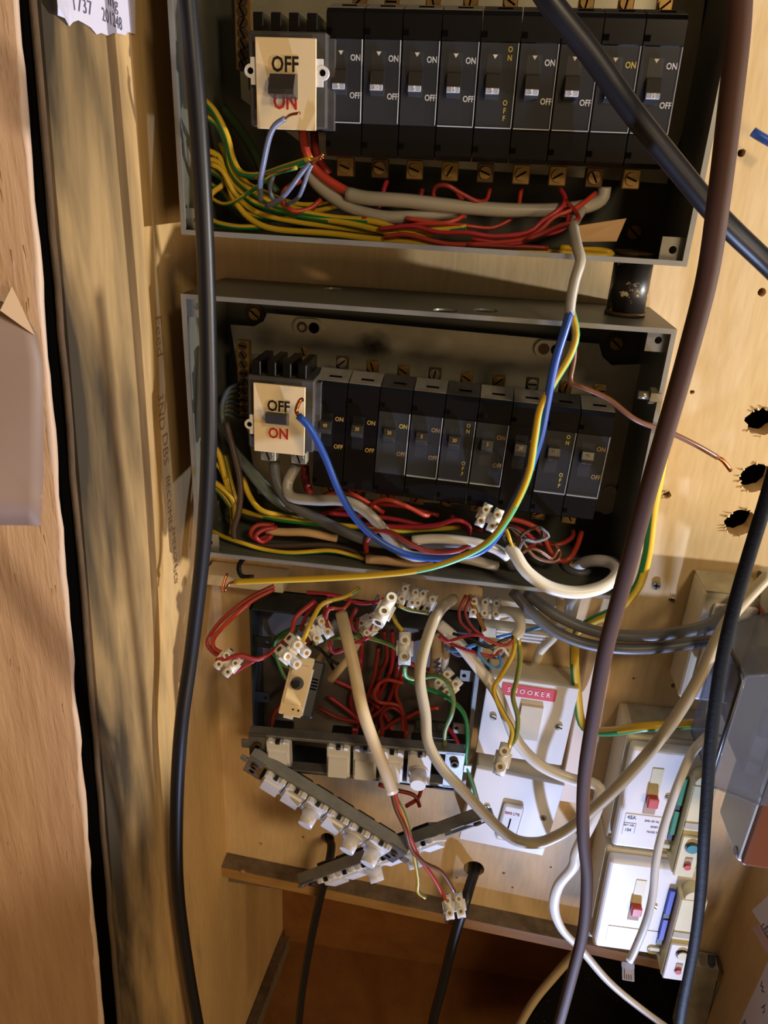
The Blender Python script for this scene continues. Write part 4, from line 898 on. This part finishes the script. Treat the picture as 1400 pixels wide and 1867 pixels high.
for k, (pts, w) in enumerate((([(548, 330, -.06), (520, 345, -.07), (516, 368), (535, 385, -.07), (565, 380), (585, 364, -.06)], 9),
    ([(893, 345, -.06), (886, 365), (868, 366, -.07), (840, 352), (815, 338, -.075), (795, 340), (790, 356, -.065), (800, 372)], 8),
    ([(1021, 345, -.06), (1030, 362), (1022, 380, -.075), (990, 402), (962, 424, -.08), (900, 431), (850, 424, -.08), (800, 424), (750, 412, -.075), (690, 418)], 9),
    ([(1085, 352, -.06), (1066, 368), (1040, 384, -.075), (1010, 396), (985, 420, -.08), (955, 436), (900, 443, -.08), (830, 446), (790, 440, -.078), (740, 428), (700, 432)], 9),
    ([(1030, 366, -.07), (1050, 388), (1052, 402, -.085), (1020, 412), (990, 425, -.085), (960, 436)], 9),
    ([(1034, 380, -.07), (1034, 410, -.08), (1010, 424), (976, 430, -.08), (940, 445), (860, 436, -.08)], 8),
    ([(830, 345, -.055), (850, 385), (820, 405, -.07), (770, 408), (720, 415, -.07), (660, 398)], 9),
    ([(770, 345, -.05), (760, 380), (740, 405, -.06), (690, 412), (620, 398, -.06)], 9),
    ([(705, 330, -.05), (700, 345), (690, 380, -.06), (650, 395)], 9),
    ([(950, 345, -.05), (940, 390, -.06), (900, 415), (850, 412, -.07), (790, 405), (740, 398, -.07)], 8),
    ([(1000, 452, -.078), (960, 450), (900, 448, -.08), (850, 446)], 8))):
    cable('red_wire', RL, pts, w, (M_red, M_dred, M_crim)[k % 3], 'wire', RW)
mb = MB(); q = [P(1050, 412, -.07), P(1142, 398, -.066), P(1124, 440, -.078), P(1052, 441, -.08)]; mb.hexa(q, [v + Vector((0, .0005, 0)) for v in q], M_tan); tag(mb.obj('paper_tag', None, True), 'tan paper tag at the lower right inside the upper fuse box', 'tag')
# --- grey flex from the upper box and its three cores
o = cable('grey_flex', 'grey three-core flex hanging from the upper box, cores splayed over the lower one', [(1062, 380, -.06), (1046, 410, -.085), (1052, 450, -.108), (1058, 475, -.114), (1048, 510, -.117), (1041, 545, -.119), (1038, 574, -.12)], 20, M_grey)
cable('blue_wire', 'long blue core drooping to a bare end at the lower main switch', [(1040, 566, -.12), (1030, 600), (1012, 660, -.128), (996, 740), (984, 800, -.130), (960, 870), (932, 925, -.132), (905, 978), (870, 1008, -.130), (810, 1018), (745, 1012, -.128), (690, 985), (648, 945, -.126), (618, 895), (592, 832, -.122), (566, 782), (544, 758, -.118)], 14, M_blue, 'wire', tip=[(540, 748, -.116), (546, 732, -.114), (552, 728, -.112)], tip_w=8)
cable('earth_wire', 'long green-and-yellow core drooping and ending bare under the lower box at left', [(1042, 568, -.118), (1050, 610), (1038, 650, -.124), (1008, 700), (985, 745, -.13), (975, 800), (965, 860, -.136), (944, 912), (915, 960, -.138), (880, 996), (820, 1024, -.138), (760, 1040), (690, 1048, -.136), (600, 1054), (500, 1058, -.134), (428, 1061, -.13)], 13, M_yw, 'wire', m2=M_lgn, phase=2.75, tip=[(418, 1064, -.13), (409, 1078, -.132)], tip_w=6)
cable('brown_wire', 'brown core reaching over the right rim to a bare end on the plywood', [(1041, 566, -.118), (1047, 610), (1046, 655, -.112), (1040, 695, -.112), (1062, 706, -.114), (1110, 728), (1160, 766, -.112), (1220, 788), (1270, 812, -.095), (1308, 834, -.085)], 10, M_brown, 'wire', tip=[(1318, 840, -.084), (1332, 858, -.082)], tip_w=9)
# --- wires of the lower board
G2 = 'earth wires at the left of the lower fuse box'; E2 = 'green-and-yellow earth wire curving along the left of the lower fuse box'
for k, (w, pts) in enumerate(((11, [(372, 812, -.05), (395, 820), (405, 850, -.055), (410, 872)]), (11, [(372, 840, -.05), (400, 850), (418, 900, -.055), (424, 950), (420, 978)]), (11, [(376, 870, -.055), (405, 890), (425, 915, -.06), (428, 950)]),
    (11, [(372, 878, -.05), (400, 895), (422, 925, -.06)]), (10, [(392, 920, -.045), (386, 960), (395, 985, -.06), (420, 985)]), (10, [(410, 830, -.05), (418, 870), (430, 915)]))):
    cable('earth_wire', E2, pts, w, M_yw, 'wire', G2, M_ol, phase=5.2 + .2 * k)
cable('earth_wire', 'bright yellow-and-green wire crossing the lower box above the tan sleeve', [(436, 930, -.05), (470, 940), (520, 948, -.07), (590, 956), (640, 960, -.075), (720, 968), (770, 966, -.07), (840, 962)], 11, M_yw, 'wire', m2=M_gn, phase=5.7)
cable('earth_wire', 'yellow wire curving down from the left side of the lower box into the bundle', [(442, 870, -.05), (455, 905), (475, 930, -.065), (510, 940), (560, 950, -.06), (610, 962)], 11, M_yw, 'wire', m2=M_ol, phase=5.6)
cable('earth_wire', 'thin green-and-yellow wire lying along the floor of the lower box', [(386, 968, -.07), (410, 980), (440, 990, -.085), (480, 1002), (530, 1008, -.088), (600, 1004), (640, 1012, -.085), (665, 1020)], 9, M_yw, 'wire', m2=M_gn, phase=5.5)
cable('brown_wire', 'thick dark brown conductor dropping from the left into the floor of the lower box', [(412, 770, -.06), (428, 830), (438, 880, -.07), (436, 930), (426, 970, -.08), (440, 990), (510, 996, -.08), (580, 994), (630, 1000, -.08), (665, 1018)], 11, mat('dull_brown_pvc', '4e3d38', .5), 'wire')
G3 = 'slate neutral wires at the left of the lower fuse box'
for k in range(7):
    d = k * 7
    cable('neutral_wire', 'slate grey-green neutral wire sweeping down the left of the lower fuse box', [(436, 700 + d * 1.5, -.045), (412 - k, 715 + d, -.055), (404 + k * 2, 760 + d), (428 + k * 4, 825 + k * 3, -.06), (455 + k * 5, 868 + k * 2), (490 + k * 4, 908 + k * 2, -.064), (525 + k * 3, 932 + k, -.06), (560, 950 + k)], 7.5, (M_slate, M_dgrey, mat('grey_green_pvc', '5a6650', .5))[k % 3], 'wire', G3)
cable('grey_sleeve', 'grey main tail from the left terminal of the lower main switch', [(500, 842, -.07), (506, 880), (530, 918, -.078), (580, 946), (630, 970, -.085), (670, 985), (720, 992, -.088), (780, 994), (840, 990, -.09), (895, 998), (925, 1015, -.09), (935, 1035, -.07)], 20, M_dgrey)
cable('grey_sleeve', 'grey main tail from the right terminal of the lower main switch', [(540, 848, -.07), (524, 882), (532, 906, -.082), (575, 912), (625, 913, -.09), (664, 930), (696, 962, -.098), (722, 998), (752, 1014, -.096), (800, 1012), (850, 1018, -.09), (905, 1032, -.08)], 21, M_grey)
cable('grey_sleeve', 'pale grey cable lying along the foot of the lower box, ends at the white loop', [(752, 985, -.10), (790, 982), (830, 984, -.10), (870, 990), (905, 1002, -.10), (926, 1016, -.098)], 18, M_wpvc)
cable('tan_sleeve', 'tan taped sleeve with red wires at its mouth, left in the lower box', [(486, 968, -.075), (520, 970), (560, 971, -.078), (615, 982, -.075)], 15, M_tan)
cable('tan_sleeve', 'tan taped sleeve on the floor of the lower box under the blue wire', [(667, 1020, -.09), (700, 1022), (745, 1028, -.088), (790, 1030)], 17, M_tan)
RW2 = 'red wires along the foot of the lower fuse box'; RL2 = 'red wire looping among others along the foot of the lower fuse box'
for k, (pts, w) in enumerate((([(500, 958, -.07), (470, 958), (458, 972, -.08), (470, 984), (490, 978, -.075)], 10), ([(505, 962, -.075), (480, 966), (466, 978, -.085), (480, 988), (496, 976, -.08)], 9),
    ([(668, 1008, -.085), (668, 988), (685, 968, -.10), (715, 972), (745, 990, -.105), (785, 1006), (825, 1006, -.105), (852, 996), (856, 988, -.10)], 10),
    ([(672, 930, -.07), (685, 914), (712, 912, -.085), (745, 925), (775, 940, -.08), (785, 936, -.07)], 9), ([(660, 955, -.075), (720, 960), (790, 958, -.08), (830, 948), (855, 958, -.08), (856, 975)], 9),
    ([(825, 940, -.06), (826, 955), (850, 962, -.07), (880, 968)], 9), ([(590, 905, -.06), (620, 895), (650, 905, -.07), (700, 935)], 9), ([(600, 935, -.07), (650, 940), (710, 945, -.07), (770, 958)], 9),
    ([(1044, 968, -.06), (1042, 980), (1020, 992, -.08), (990, 992), (960, 975, -.08)], 9), ([(1060, 970, -.06), (1052, 995), (1038, 1018, -.085), (1020, 1022), (1004, 1005, -.085), (985, 968), (950, 950, -.08), (920, 945)], 10), ([(900, 965, -.07), (930, 960), (960, 972, -.08), (975, 990), (960, 1000)], 9), ([(560, 945, -.055), (640, 925), (720, 922, -.06), (800, 940)], 9))):
    cable('red_wire', RL2, pts, w, (M_red, M_crim, M_dred)[k % 3], 'wire', RW2)
cable('red_cable', 'red conductor hidden behind the right terminal of the lower main switch', [(556, 850, -.06), (558, 880), (566, 900, -.062)], 15, M_dred, 'wire')
# white loop and its fanned cores
o = cable('white_flex', 'thick white flex looped out of the ring in the lower box floor', [(1050, 1044, -.045), (1060, 1028, -.055), (1088, 1022, -.07), (1118, 1028, -.085), (1124, 1048, -.105), (1098, 1070, -.118), (1050, 1080, -.124), (1000, 1070, -.126), (960, 1042, -.124), (940, 1012, -.118), (930, 998, -.112)], 24, M_wpvc, seg=12)
o['label'] = 'thick white flex looped out of the ring in the lower box floor'
for k, (m, pts) in enumerate(((M_brown, [(932, 1000, -.112), (920, 975), (930, 960, -.10), (950, 985), (975, 1015, -.10), (1010, 1024), (1022, 1008, -.09), (1010, 990)]), (M_dbrown, [(940, 1010, -.112), (945, 985, -.115), (958, 970), (985, 962, -.105), (990, 984)]), (M_black, [(935, 1005, -.112), (915, 970, -.115), (935, 962), (965, 985, -.11), (988, 985)]), (M_bgrey, [(942, 1012, -.112), (955, 985, -.118), (975, 988), (1000, 978, -.11), (985, 962)]), (M_yw, [(938, 1008, -.112), (930, 985, -.118), (922, 965), (905, 955, -.11)]), (M_brown, [(945, 1012, -.110), (968, 1000, -.115), (990, 1008), (1006, 1018, -.108), (1018, 1000)]))):
    c_ = cable('flex_core', 'core', pts, 6.5, m, parent=o)
# --- big grey pair under the lower box, and cream cable to the right
cable('grey_cable', 'upper of two thick grey cables sweeping right under the lower box', [(958, 1080, -.05), (990, 1105), (1030, 1130, -.055), (1090, 1152), (1160, 1160, -.06), (1230, 1154), (1290, 1140, -.065), (1330, 1112), (1380, 1075, -.06)], 22, M_dgrey, seg=10)
cable('grey_cable', 'lower of two thick grey cables sweeping right under the lower box', [(935, 1078, -.055), (965, 1112), (1010, 1150, -.06), (1070, 1174), (1140, 1183, -.065), (1210, 1180), (1280, 1170, -.06), (1320, 1168)], 21, M_dgrey, seg=10)
cable('grey_cable', 'long cream-grey cable falling from the right edge, then looping up to the box', [(1400, 1050, -.10), (1340, 1115, -.12), (1310, 1160, -.13), (1275, 1235), (1230, 1310, -.14), (1180, 1375), (1130, 1430, -.15), (1090, 1468, -.15), (1040, 1510), (1010, 1527, -.15), (985, 1536), (951, 1535), (924, 1522), (886, 1487, -.145), (843, 1440), (805, 1399, -.14), (780, 1352), (775, 1300), (765, 1230, -.13), (780, 1160), (800, 1115, -.10), (826, 1092, -.05)], 20, mat('cream_grey_pvc', 'a89c84', .38), seg=10)
cable('flat_cable', 'pale flat cable from the box end, over the white plates and down to the right', [(800, 1138, -.06), (830, 1165), (868, 1212, -.075), (905, 1262), (925, 1310, -.08), (945, 1355), (985, 1395, -.085), (1040, 1420), (1080, 1428, -.09), (1094, 1445), (1082, 1490, -.10), (1052, 1550), (1045, 1580, -.10), (1018, 1615), (1010, 1655, -.09), (1025, 1695), (1060, 1732, -.075), (1110, 1790), (1170, 1840, -.07), (1240, 1890, -.07)], 21, M_wpvc, flat=.55)
cable('earth_cable', 'thick green-and-yellow earth cable from the lower box round the white plates', [(1214, 760, -.02), (1208, 830), (1190, 930, -.022), (1180, 1010), (1162, 1070, -.03), (1125, 1110), (1080, 1132, -.035), (1052, 1155), (1047, 1200, -.03), (1052, 1260), (1058, 1310, -.028), (1072, 1330, -.034), (1110, 1334, -.055), (1170, 1326, -.078), (1230, 1322, -.078), (1290, 1318, -.07)], 17, M_yw, m2=M_gn, phase=6.0, seg=12)
cable('white_cable', 'cream cable entering the top of the red-labelled white switch', [(1024, 1140, -.018), (1010, 1160), (990, 1180, -.02), (978, 1205, -.018)], 18, M_ivory)
o = cable('plug_lead', 'thin white lead ending in a clear plastic plug over the lower unit', [(1290, 1340, -.11), (1262, 1372, -.12), (1240, 1420), (1222, 1470, -.125), (1204, 1530), (1195, 1575, -.13), (1190, 1630), (1178, 1680, -.135), (1158, 1730), (1147, 1752, -.135)], 15, M_wpvc, flat=.6)
M = facing(1145, 1772, -.137, 8, 0, 0); mb = MB(); mb.box((-.0058, 0, -.0075), (.0058, .006, .0080), M_rj, None, .0006)
for k in range(4): mb.box((-.0038 + k * .002, -.0002, -.007), (-.0031 + k * .002, .0005, .002), M_copper)
mb.box((-.0062, .0005, .0035), (.0062, .0055, .0078), M_rj); mb.box((-.003, -.002, -.002), (.003, -.0006, .007), M_rj); k = mb.obj('clear_plug', o); k.matrix_world = Matrix.Translation(-o.location) @ M
# --- cream flex with loose cores, centre
o = cable('cream_flex', 'flat cream flex hanging through the middle, splitting into three loose cores', [(622, 1118, -.06), (632, 1160, -.085), (645, 1215), (660, 1290, -.118), (680, 1350), (700, 1400, -.125), (716, 1445, -.125)], 24, M_cpvc, flat=.6, seg=10)
cable('red_wire', 'c', [(718, 1440, -.125), (728, 1475), (745, 1520, -.13), (762, 1560), (790, 1600, -.13), (812, 1640, -.13)], 8, M_red, parent=o)
cable('brown_wire', 'c', [(714, 1442, -.125), (722, 1475), (738, 1510, -.132), (750, 1548), (772, 1572, -.132), (805, 1590), (828, 1625, -.13)], 8, M_brown, parent=o)
cable('earth_core', 'c', [(716, 1444, -.125), (738, 1490), (752, 1545, -.13), (762, 1600), (762, 1625, -.13), (776, 1636, -.13)], 8, M_ol, parent=o, m2=M_yw, tip=[(778, 1642, -.13), (774, 1650, -.13)])
# --- red pairs at the left, to the pale terminal block
cable('red_wire', 'red wire curving out from under the lower box to the left terminal block', [(500, 1068, -.06), (455, 1090), (410, 1125, -.085), (385, 1155), (378, 1175, -.09), (392, 1192), (402, 1196, -.095)], 8, M_dred, 'wire')
cable('red_wire', 'inner red wire of the curve reaching the left terminal block', [(500, 1074, -.062), (460, 1095), (420, 1130, -.086), (392, 1160), (388, 1178, -.09), (400, 1188), (412, 1192, -.095)], 8, M_red, 'wire')
cable('red_wire', 'red wire from the back box crossing the front of the left terminal block', [(575, 1095, -.05), (540, 1125), (530, 1155, -.075), (500, 1185), (470, 1202, -.095), (440, 1195), (415, 1200, -.103), (395, 1204)], 9, M_crim, 'wire')
cable('red_wire', 'short pinkish red wire end under the left terminal block', [(465, 1204, -.092), (445, 1215), (425, 1228, -.095)], 7, M_crim, 'wire')
# --- tangle in the back box
RG = 'dark red wires tangled inside the back box'; RLB = 'dark red wire tangled with others inside the open back box'
TG = ([(735, 1170, -.02), (725, 1220), (715, 1260, -.012), (700, 1290), (660, 1320, -.02)], [(752, 1170, -.02), (735, 1225), (722, 1262, -.012), (735, 1300), (742, 1340, -.02)], [(660, 1170, -.02), (655, 1230), (640, 1280, -.012), (655, 1320)], [(690, 1180, -.02), (680, 1240), (660, 1300, -.014), (650, 1340)],
    [(735, 1245, -.02), (700, 1240), (683, 1262, -.022), (690, 1280), (730, 1290, -.02), (735, 1340)], [(600, 1270, -.015), (640, 1300), (670, 1330, -.02)], [(580, 1290, -.015), (620, 1310), (680, 1320, -.02)], [(545, 1260, -.02), (520, 1280), (500, 1300, -.02), (495, 1330)], [(610, 1240, -.01), (650, 1260), (700, 1300, -.012), (720, 1345)],
    [(700, 1150, -.02), (705, 1200), (690, 1240, -.01), (690, 1330)], [(720, 1195, -.012), (760, 1215), (790, 1225, -.02)], [(715, 1150, -.02), (715, 1210), (700, 1250, -.008), (680, 1290), (640, 1345)], [(760, 1300, -.015), (730, 1310), (700, 1330, -.02), (690, 1350)], [(800, 1290, -.02), (770, 1295), (740, 1310, -.02)], [(815, 1325, -.03), (830, 1345), (840, 1372, -.05)],
    [(580, 1100, -.035), (560, 1120), (548, 1150, -.045)], [(640, 1095, -.05), (625, 1110), (600, 1110, -.06), (595, 1135), (605, 1160)], [(675, 1160, -.06), (655, 1170), (610, 1190, -.062), (600, 1170)], [(650, 1110, -.06), (640, 1130), (648, 1150, -.06), (652, 1128)], [(700, 1090, -.05), (690, 1130), (675, 1150, -.055)], [(620, 1350, -.03), (640, 1330), (680, 1340, -.02)], [(700, 1340, -.02), (695, 1305), (715, 1290, -.02), (738, 1310), (738, 1345)], [(600, 1090, -.05), (590, 1120), (572, 1150, -.05), (560, 1175)],
    [(560, 1080, -.04), (610, 1085), (660, 1100, -.05), (720, 1090)], [(690, 1430, -.06), (720, 1440), (755, 1450, -.06), (765, 1470)], [(740, 1470, -.06), (762, 1455), (770, 1430, -.055)])
for k, pts in enumerate(TG): cable('red_wire', RLB, pts, 7.5, (M_dred, M_red, M_crim)[k % 3], 'wire', RG)
for lab, w, pts, m, m2 in (
    ('olive earth wire from behind the trunking into the white double connector', 9, [(655, 1072, -.05), (630, 1088), (590, 1100, -.07), (572, 1125), (558, 1155, -.095), (548, 1178)], M_yw, M_ol),
    ('green wire crossing the open box behind the cream flex', 8, [(570, 1175, -.05), (600, 1165), (650, 1160, -.055), (690, 1168), (722, 1182, -.06), (738, 1210)], M_ol, M_gn),
    ('green wire down from the standing connector to the double green curve', 9, [(738, 1212, -.08), (740, 1232), (760, 1238, -.07), (790, 1232), (812, 1240, -.085), (826, 1270), (824, 1300, -.09), (812, 1330), (810, 1360, -.08)], M_lgn, M_ol),
    ('pale green wire, inner one of the double curve right of the box', 8, [(740, 1240, -.06), (770, 1252), (810, 1268, -.075), (845, 1300), (852, 1345, -.085), (850, 1390), (862, 1430, -.085), (872, 1465, -.085)], M_gn, M_ol),
    ('short olive wire between the two hanging white connectors', 8, [(716, 1120, -.08), (722, 1135), (734, 1150, -.09)], M_yw, M_ol),
    ('thin green wire right of the hanging white connector', 7, [(725, 1103, -.07), (745, 1112), (782, 1118, -.06)], M_ol, M_yw),
    ('green wire curled in the upper left of the back box', 8, [(540, 1150, -.02), (520, 1160), (495, 1180, -.015), (515, 1210), (545, 1220)], M_ol, M_gn),
    ('second green wire curled lower in the left of the back box', 8, [(560, 1140, -.02), (525, 1150), (500, 1175, -.018), (520, 1235), (550, 1250)], M_gn, M_ol),
    ('olive-yellow wire dropping to the right connector, left of its pair', 9, [(940, 1155, -.075), (936, 1190), (915, 1230, -.085), (900, 1258), (918, 1300, -.095), (934, 1330), (928, 1362, -.10)], M_yw, M_ol),
    ('olive-yellow wire dropping to the right connector, right of its pair', 9, [(944, 1158, -.075), (948, 1200), (942, 1240, -.085), (935, 1270), (944, 1310, -.095), (940, 1345), (926, 1364, -.10)], M_ol, M_yw)):
    cable('earth_wire', lab, pts, w, m, 'wire', m2=m2, phase=2.6)
# small coloured cores where the right flex ends
o = cable('white_flex', 'short white flex curling down right of the back box, small cores out of its end', [(908, 1118, -.04), (928, 1115), (946, 1128, -.06), (948, 1148, -.07), (938, 1162, -.075)], 20, M_ivory)
for m, pts in ((M_crim, [(940, 1160, -.075), (925, 1176), (900, 1172, -.085), (870, 1158), (840, 1162, -.085), (815, 1170), (800, 1160)]), (M_black, [(938, 1160, -.075), (915, 1168), (890, 1180, -.085), (860, 1166), (825, 1155, -.08)]), (M_lblue, [(880, 1170, -.07), (905, 1190), (914, 1208, -.085), (905, 1218), (888, 1210, -.085), (872, 1190), (878, 1172), (850, 1180, -.08)]), (M_wpvc, [(920, 1175, -.07), (910, 1195), (900, 1190, -.08), (915, 1180), (930, 1200)]), (M_crim, [(800, 1150, -.06), (820, 1172), (860, 1188, -.08), (895, 1196), (912, 1186)]), (M_dred, [(858, 1090, -.045), (848, 1115), (858, 1140, -.06), (880, 1160)]), (M_lblue, [(815, 1185, -.06), (840, 1186), (868, 1175, -.075)]), (M_bgrey, [(810, 1176, -.06), (835, 1195), (865, 1190, -.07), (910, 1200), (925, 1185)]), (M_dred, [(850, 1085, -.045), (838, 1110), (840, 1135, -.06), (858, 1152)])):
    cable('small_core', 'c', pts, 6, m, parent=o)
cable('brown_wire', 'tan-brown wire slanting behind the right white connector cluster', [(855, 1085, -.04), (868, 1115), (884, 1150, -.05)], 8, mat('ochre_pvc', '9a6a2a', .4), 'wire')
cable('blue_wire', 'light blue wire stub on the cream trunking at right', [(905, 1162, -.03), (950, 1152), (992, 1142, -.035)], 6, M_lblue, 'wire')
cable('cream_flex', 'second cream flex lying in the back box, its cut end pointing down left', [(672, 1130, -.045), (655, 1165), (635, 1200, -.05), (602, 1240, -.055)], 15, M_cpvc)
cable('cream_flex', 'short cream flex behind the cream hanging flex, left side', [(600, 1130, -.03), (602, 1165), (592, 1190, -.03), (575, 1215)], 15, M_cpvc)
cable('cream_flex', 'cream cable with a purple pen mark upright in the right of the back box', [(792, 1150, -.03), (796, 1190), (792, 1230, -.03), (788, 1250)], 22, M_cpvc)
cable('cream_flex', 'cream cable beside the pen-marked one in the back box', [(815, 1165, -.03), (812, 1200), (806, 1230, -.03)], 15, M_cpvc)
for k, pts in enumerate(([(560, 1170, -.04), (585, 1185), (600, 1205, -.045), (612, 1230)], [(640, 1190, -.045), (618, 1185), (600, 1200, -.045), (625, 1215)], [(690, 1085, -.045), (682, 1105), (692, 1130, -.06)])): cable('black_wire', ('thin black wire in the back box beside the dimmer module', 'thin black wire looping over the cut cream flex', 'slate curl of wire left of the hanging white connector')[k], pts, 6, M_black if k < 2 else M_bgrey, 'wire')
cable('yellow_wire', 'yellow-and-black wire loop above the bare copper at left', [(450, 1012, -.04), (436, 1030), (440, 1050, -.05), (462, 1052)], 9, M_bflex, 'wire')
cable('brown_wire', 'bare brown copper wire end standing behind the earth wire at left', [(414, 1046, -.06), (409, 1060), (405, 1076, -.07)], 5, M_copper, 'wire')

# ------------------------------------------------------------------ terminal blocks
def block(label, px, py, y, ang, ways=2, s=1.0, kind='top', tilt=0, yaw=0, cut=False):
    t = thing('terminal_block', label, 'connector', facing(px, py, y, ang, tilt, yaw))
    w = .0078 * s
    mb = MB()
    for k in range(ways):
        x = (k - (ways - 1) / 2) * w * 1.12
        mb.cyl((x, 0, -.0085 * s), (x, 0, .0085 * s), .0033 * s, M_nylon, seg=12)
        mb.box((x - .0031 * s, -.0002, -.0088 * s), (x + .0031 * s, .0036 * s, .0088 * s), M_nylon, None, .0004)
        for z in (-.0042, .0042): mb.cyl((x, 0, z * s), (x, -.0062 * s, z * s), .0030 * s, M_nylon, r2=.0027 * s, seg=12)
        if k: mb.box((x - w * 1.12, .0002, -.003 * s), (x, .003 * s, .003 * s), M_nylon)
    mb.box((-(ways) * w * .58, .001 * s, -.004 * s), ((ways) * w * .58, .0034 * s, .004 * s), M_nylon, None, .0004)
    mb.obj('body', t)
    mb = MB()
    for k in range(ways):
        x = (k - (ways - 1) / 2) * w * 1.12
        for z in (-.0042, .0042): mb.cyl((x, -.0060 * s, z * s), (x, -.00635 * s, z * s), .0013 * s, M_brass, seg=10)
        for z in (-.0086, .0086): mb.cyl((x, 0, z * s), (x, 0, z * s * 1.03), .0017 * s, M_brassd, seg=10)
    mb.obj('screw_hole', t)
    return t
block('white double connector with two turrets, hung above the dimmer module', 535, 1188, -.105, -50, 2, 1.5, tilt=30)
block('white single connector hanging under the lower box, nearer the middle', 703, 1110, -.10, 28, 1, 1.75, tilt=-25)
block('white single connector standing upright left of the grey loop', 738, 1182, -.095, 2, 1, 1.7)
block('greyed double connector behind the olive earth wire in the back box', 582, 1148, -.06, -30, 2, 1.35)
block('pale double terminal block on red wires at far left', 416, 1208, -.10, 40, 2, 1.25, tilt=10)
block('white double connector inside the right of the back box', 815, 1246, -.05, 48, 2, 1.4)
block('white connector on two olive wires hanging over the red-labelled switch', 916, 1384, -.105, 18, 1, 1.7)
block('white double connector hanging lowest, on red and brown cores', 828, 1652, -.13, -8, 2, 1.3)
block('white double connector under the lower breakers, behind the blue wire', 892, 944, -.10, 25, 2, 1.15)
for k, (px, py, y, ang, lab) in enumerate(((745, 1086, -.035, 20, 'grubby connector block tucked under the lower box at middle left'), (775, 1096, -.035, 30, 'grubby connector block tucked under the lower box right of another'), (884, 1108, -.04, 5, 'clear-white connector block over the cream trunking end'), (672, 1140, -.05, 60, 'grubby rounded connector in the back box above the cream flex'))): block(lab, px, py, y, ang, 3 if k == 2 else 2, 1.2)
# pen mark on the cream cable
mb = MB(); M = facing(797, 1215, -.0405, 80); mb.text('WS', .010, mat('purple_pen', '3a2a70', .6), M @ Matrix.Rotation(math.pi / 2, 4, 'X'), .02)
pm = mb.obj('pen_mark'); par = [o for o in COL.objects if o.get('label', '').startswith('cream cable with a purple')][0]; pm.parent = par; pm.matrix_world = Matrix.Translation(-par.location) @ Matrix.Identity(4)

# ------------------------------------------------------------------ name each wire of a bundle by its place in it
ORDW = ['leftmost', 'second from the left', 'third from the left', 'fourth from the left', 'fifth from the left', 'sixth from the left', 'seventh from the left', 'eighth from the left', 'ninth from the left', 'tenth from the left', 'eleventh from the left', 'twelfth from the left', 'thirteenth from the left']
def name_by_place(group, what):
    obs = [o for o in COL.objects if o.get('group') == group]
    def xm(o):
        c = [o.location + v.co for v in o.data.vertices]; m = sum(c, Vector()) / len(c); d = m - CAM
        return d.dot(r_) / d.dot(f_)
    obs.sort(key=xm); n = len(obs)
    for i, o in enumerate(obs):
        if i < (n + 1) // 2: w = ORDW[i]
        else: w = ORDW[n - 1 - i].replace('left', 'right')
        o['label'] = f'{what}, {w}'
name_by_place(G1, 'bundled green-and-yellow earth wire low in the upper fuse box')
name_by_place(RW, 'red wire looping along the foot of the upper fuse box')
name_by_place(RG, 'dark red wire tangled inside the open back box')
name_by_place(RW2, 'red wire looping along the foot of the lower fuse box')
name_by_place(G3, 'slate neutral wire sweeping down the left of the lower box')
name_by_place(G2, 'green-and-yellow earth wire curving along left of the lower box')
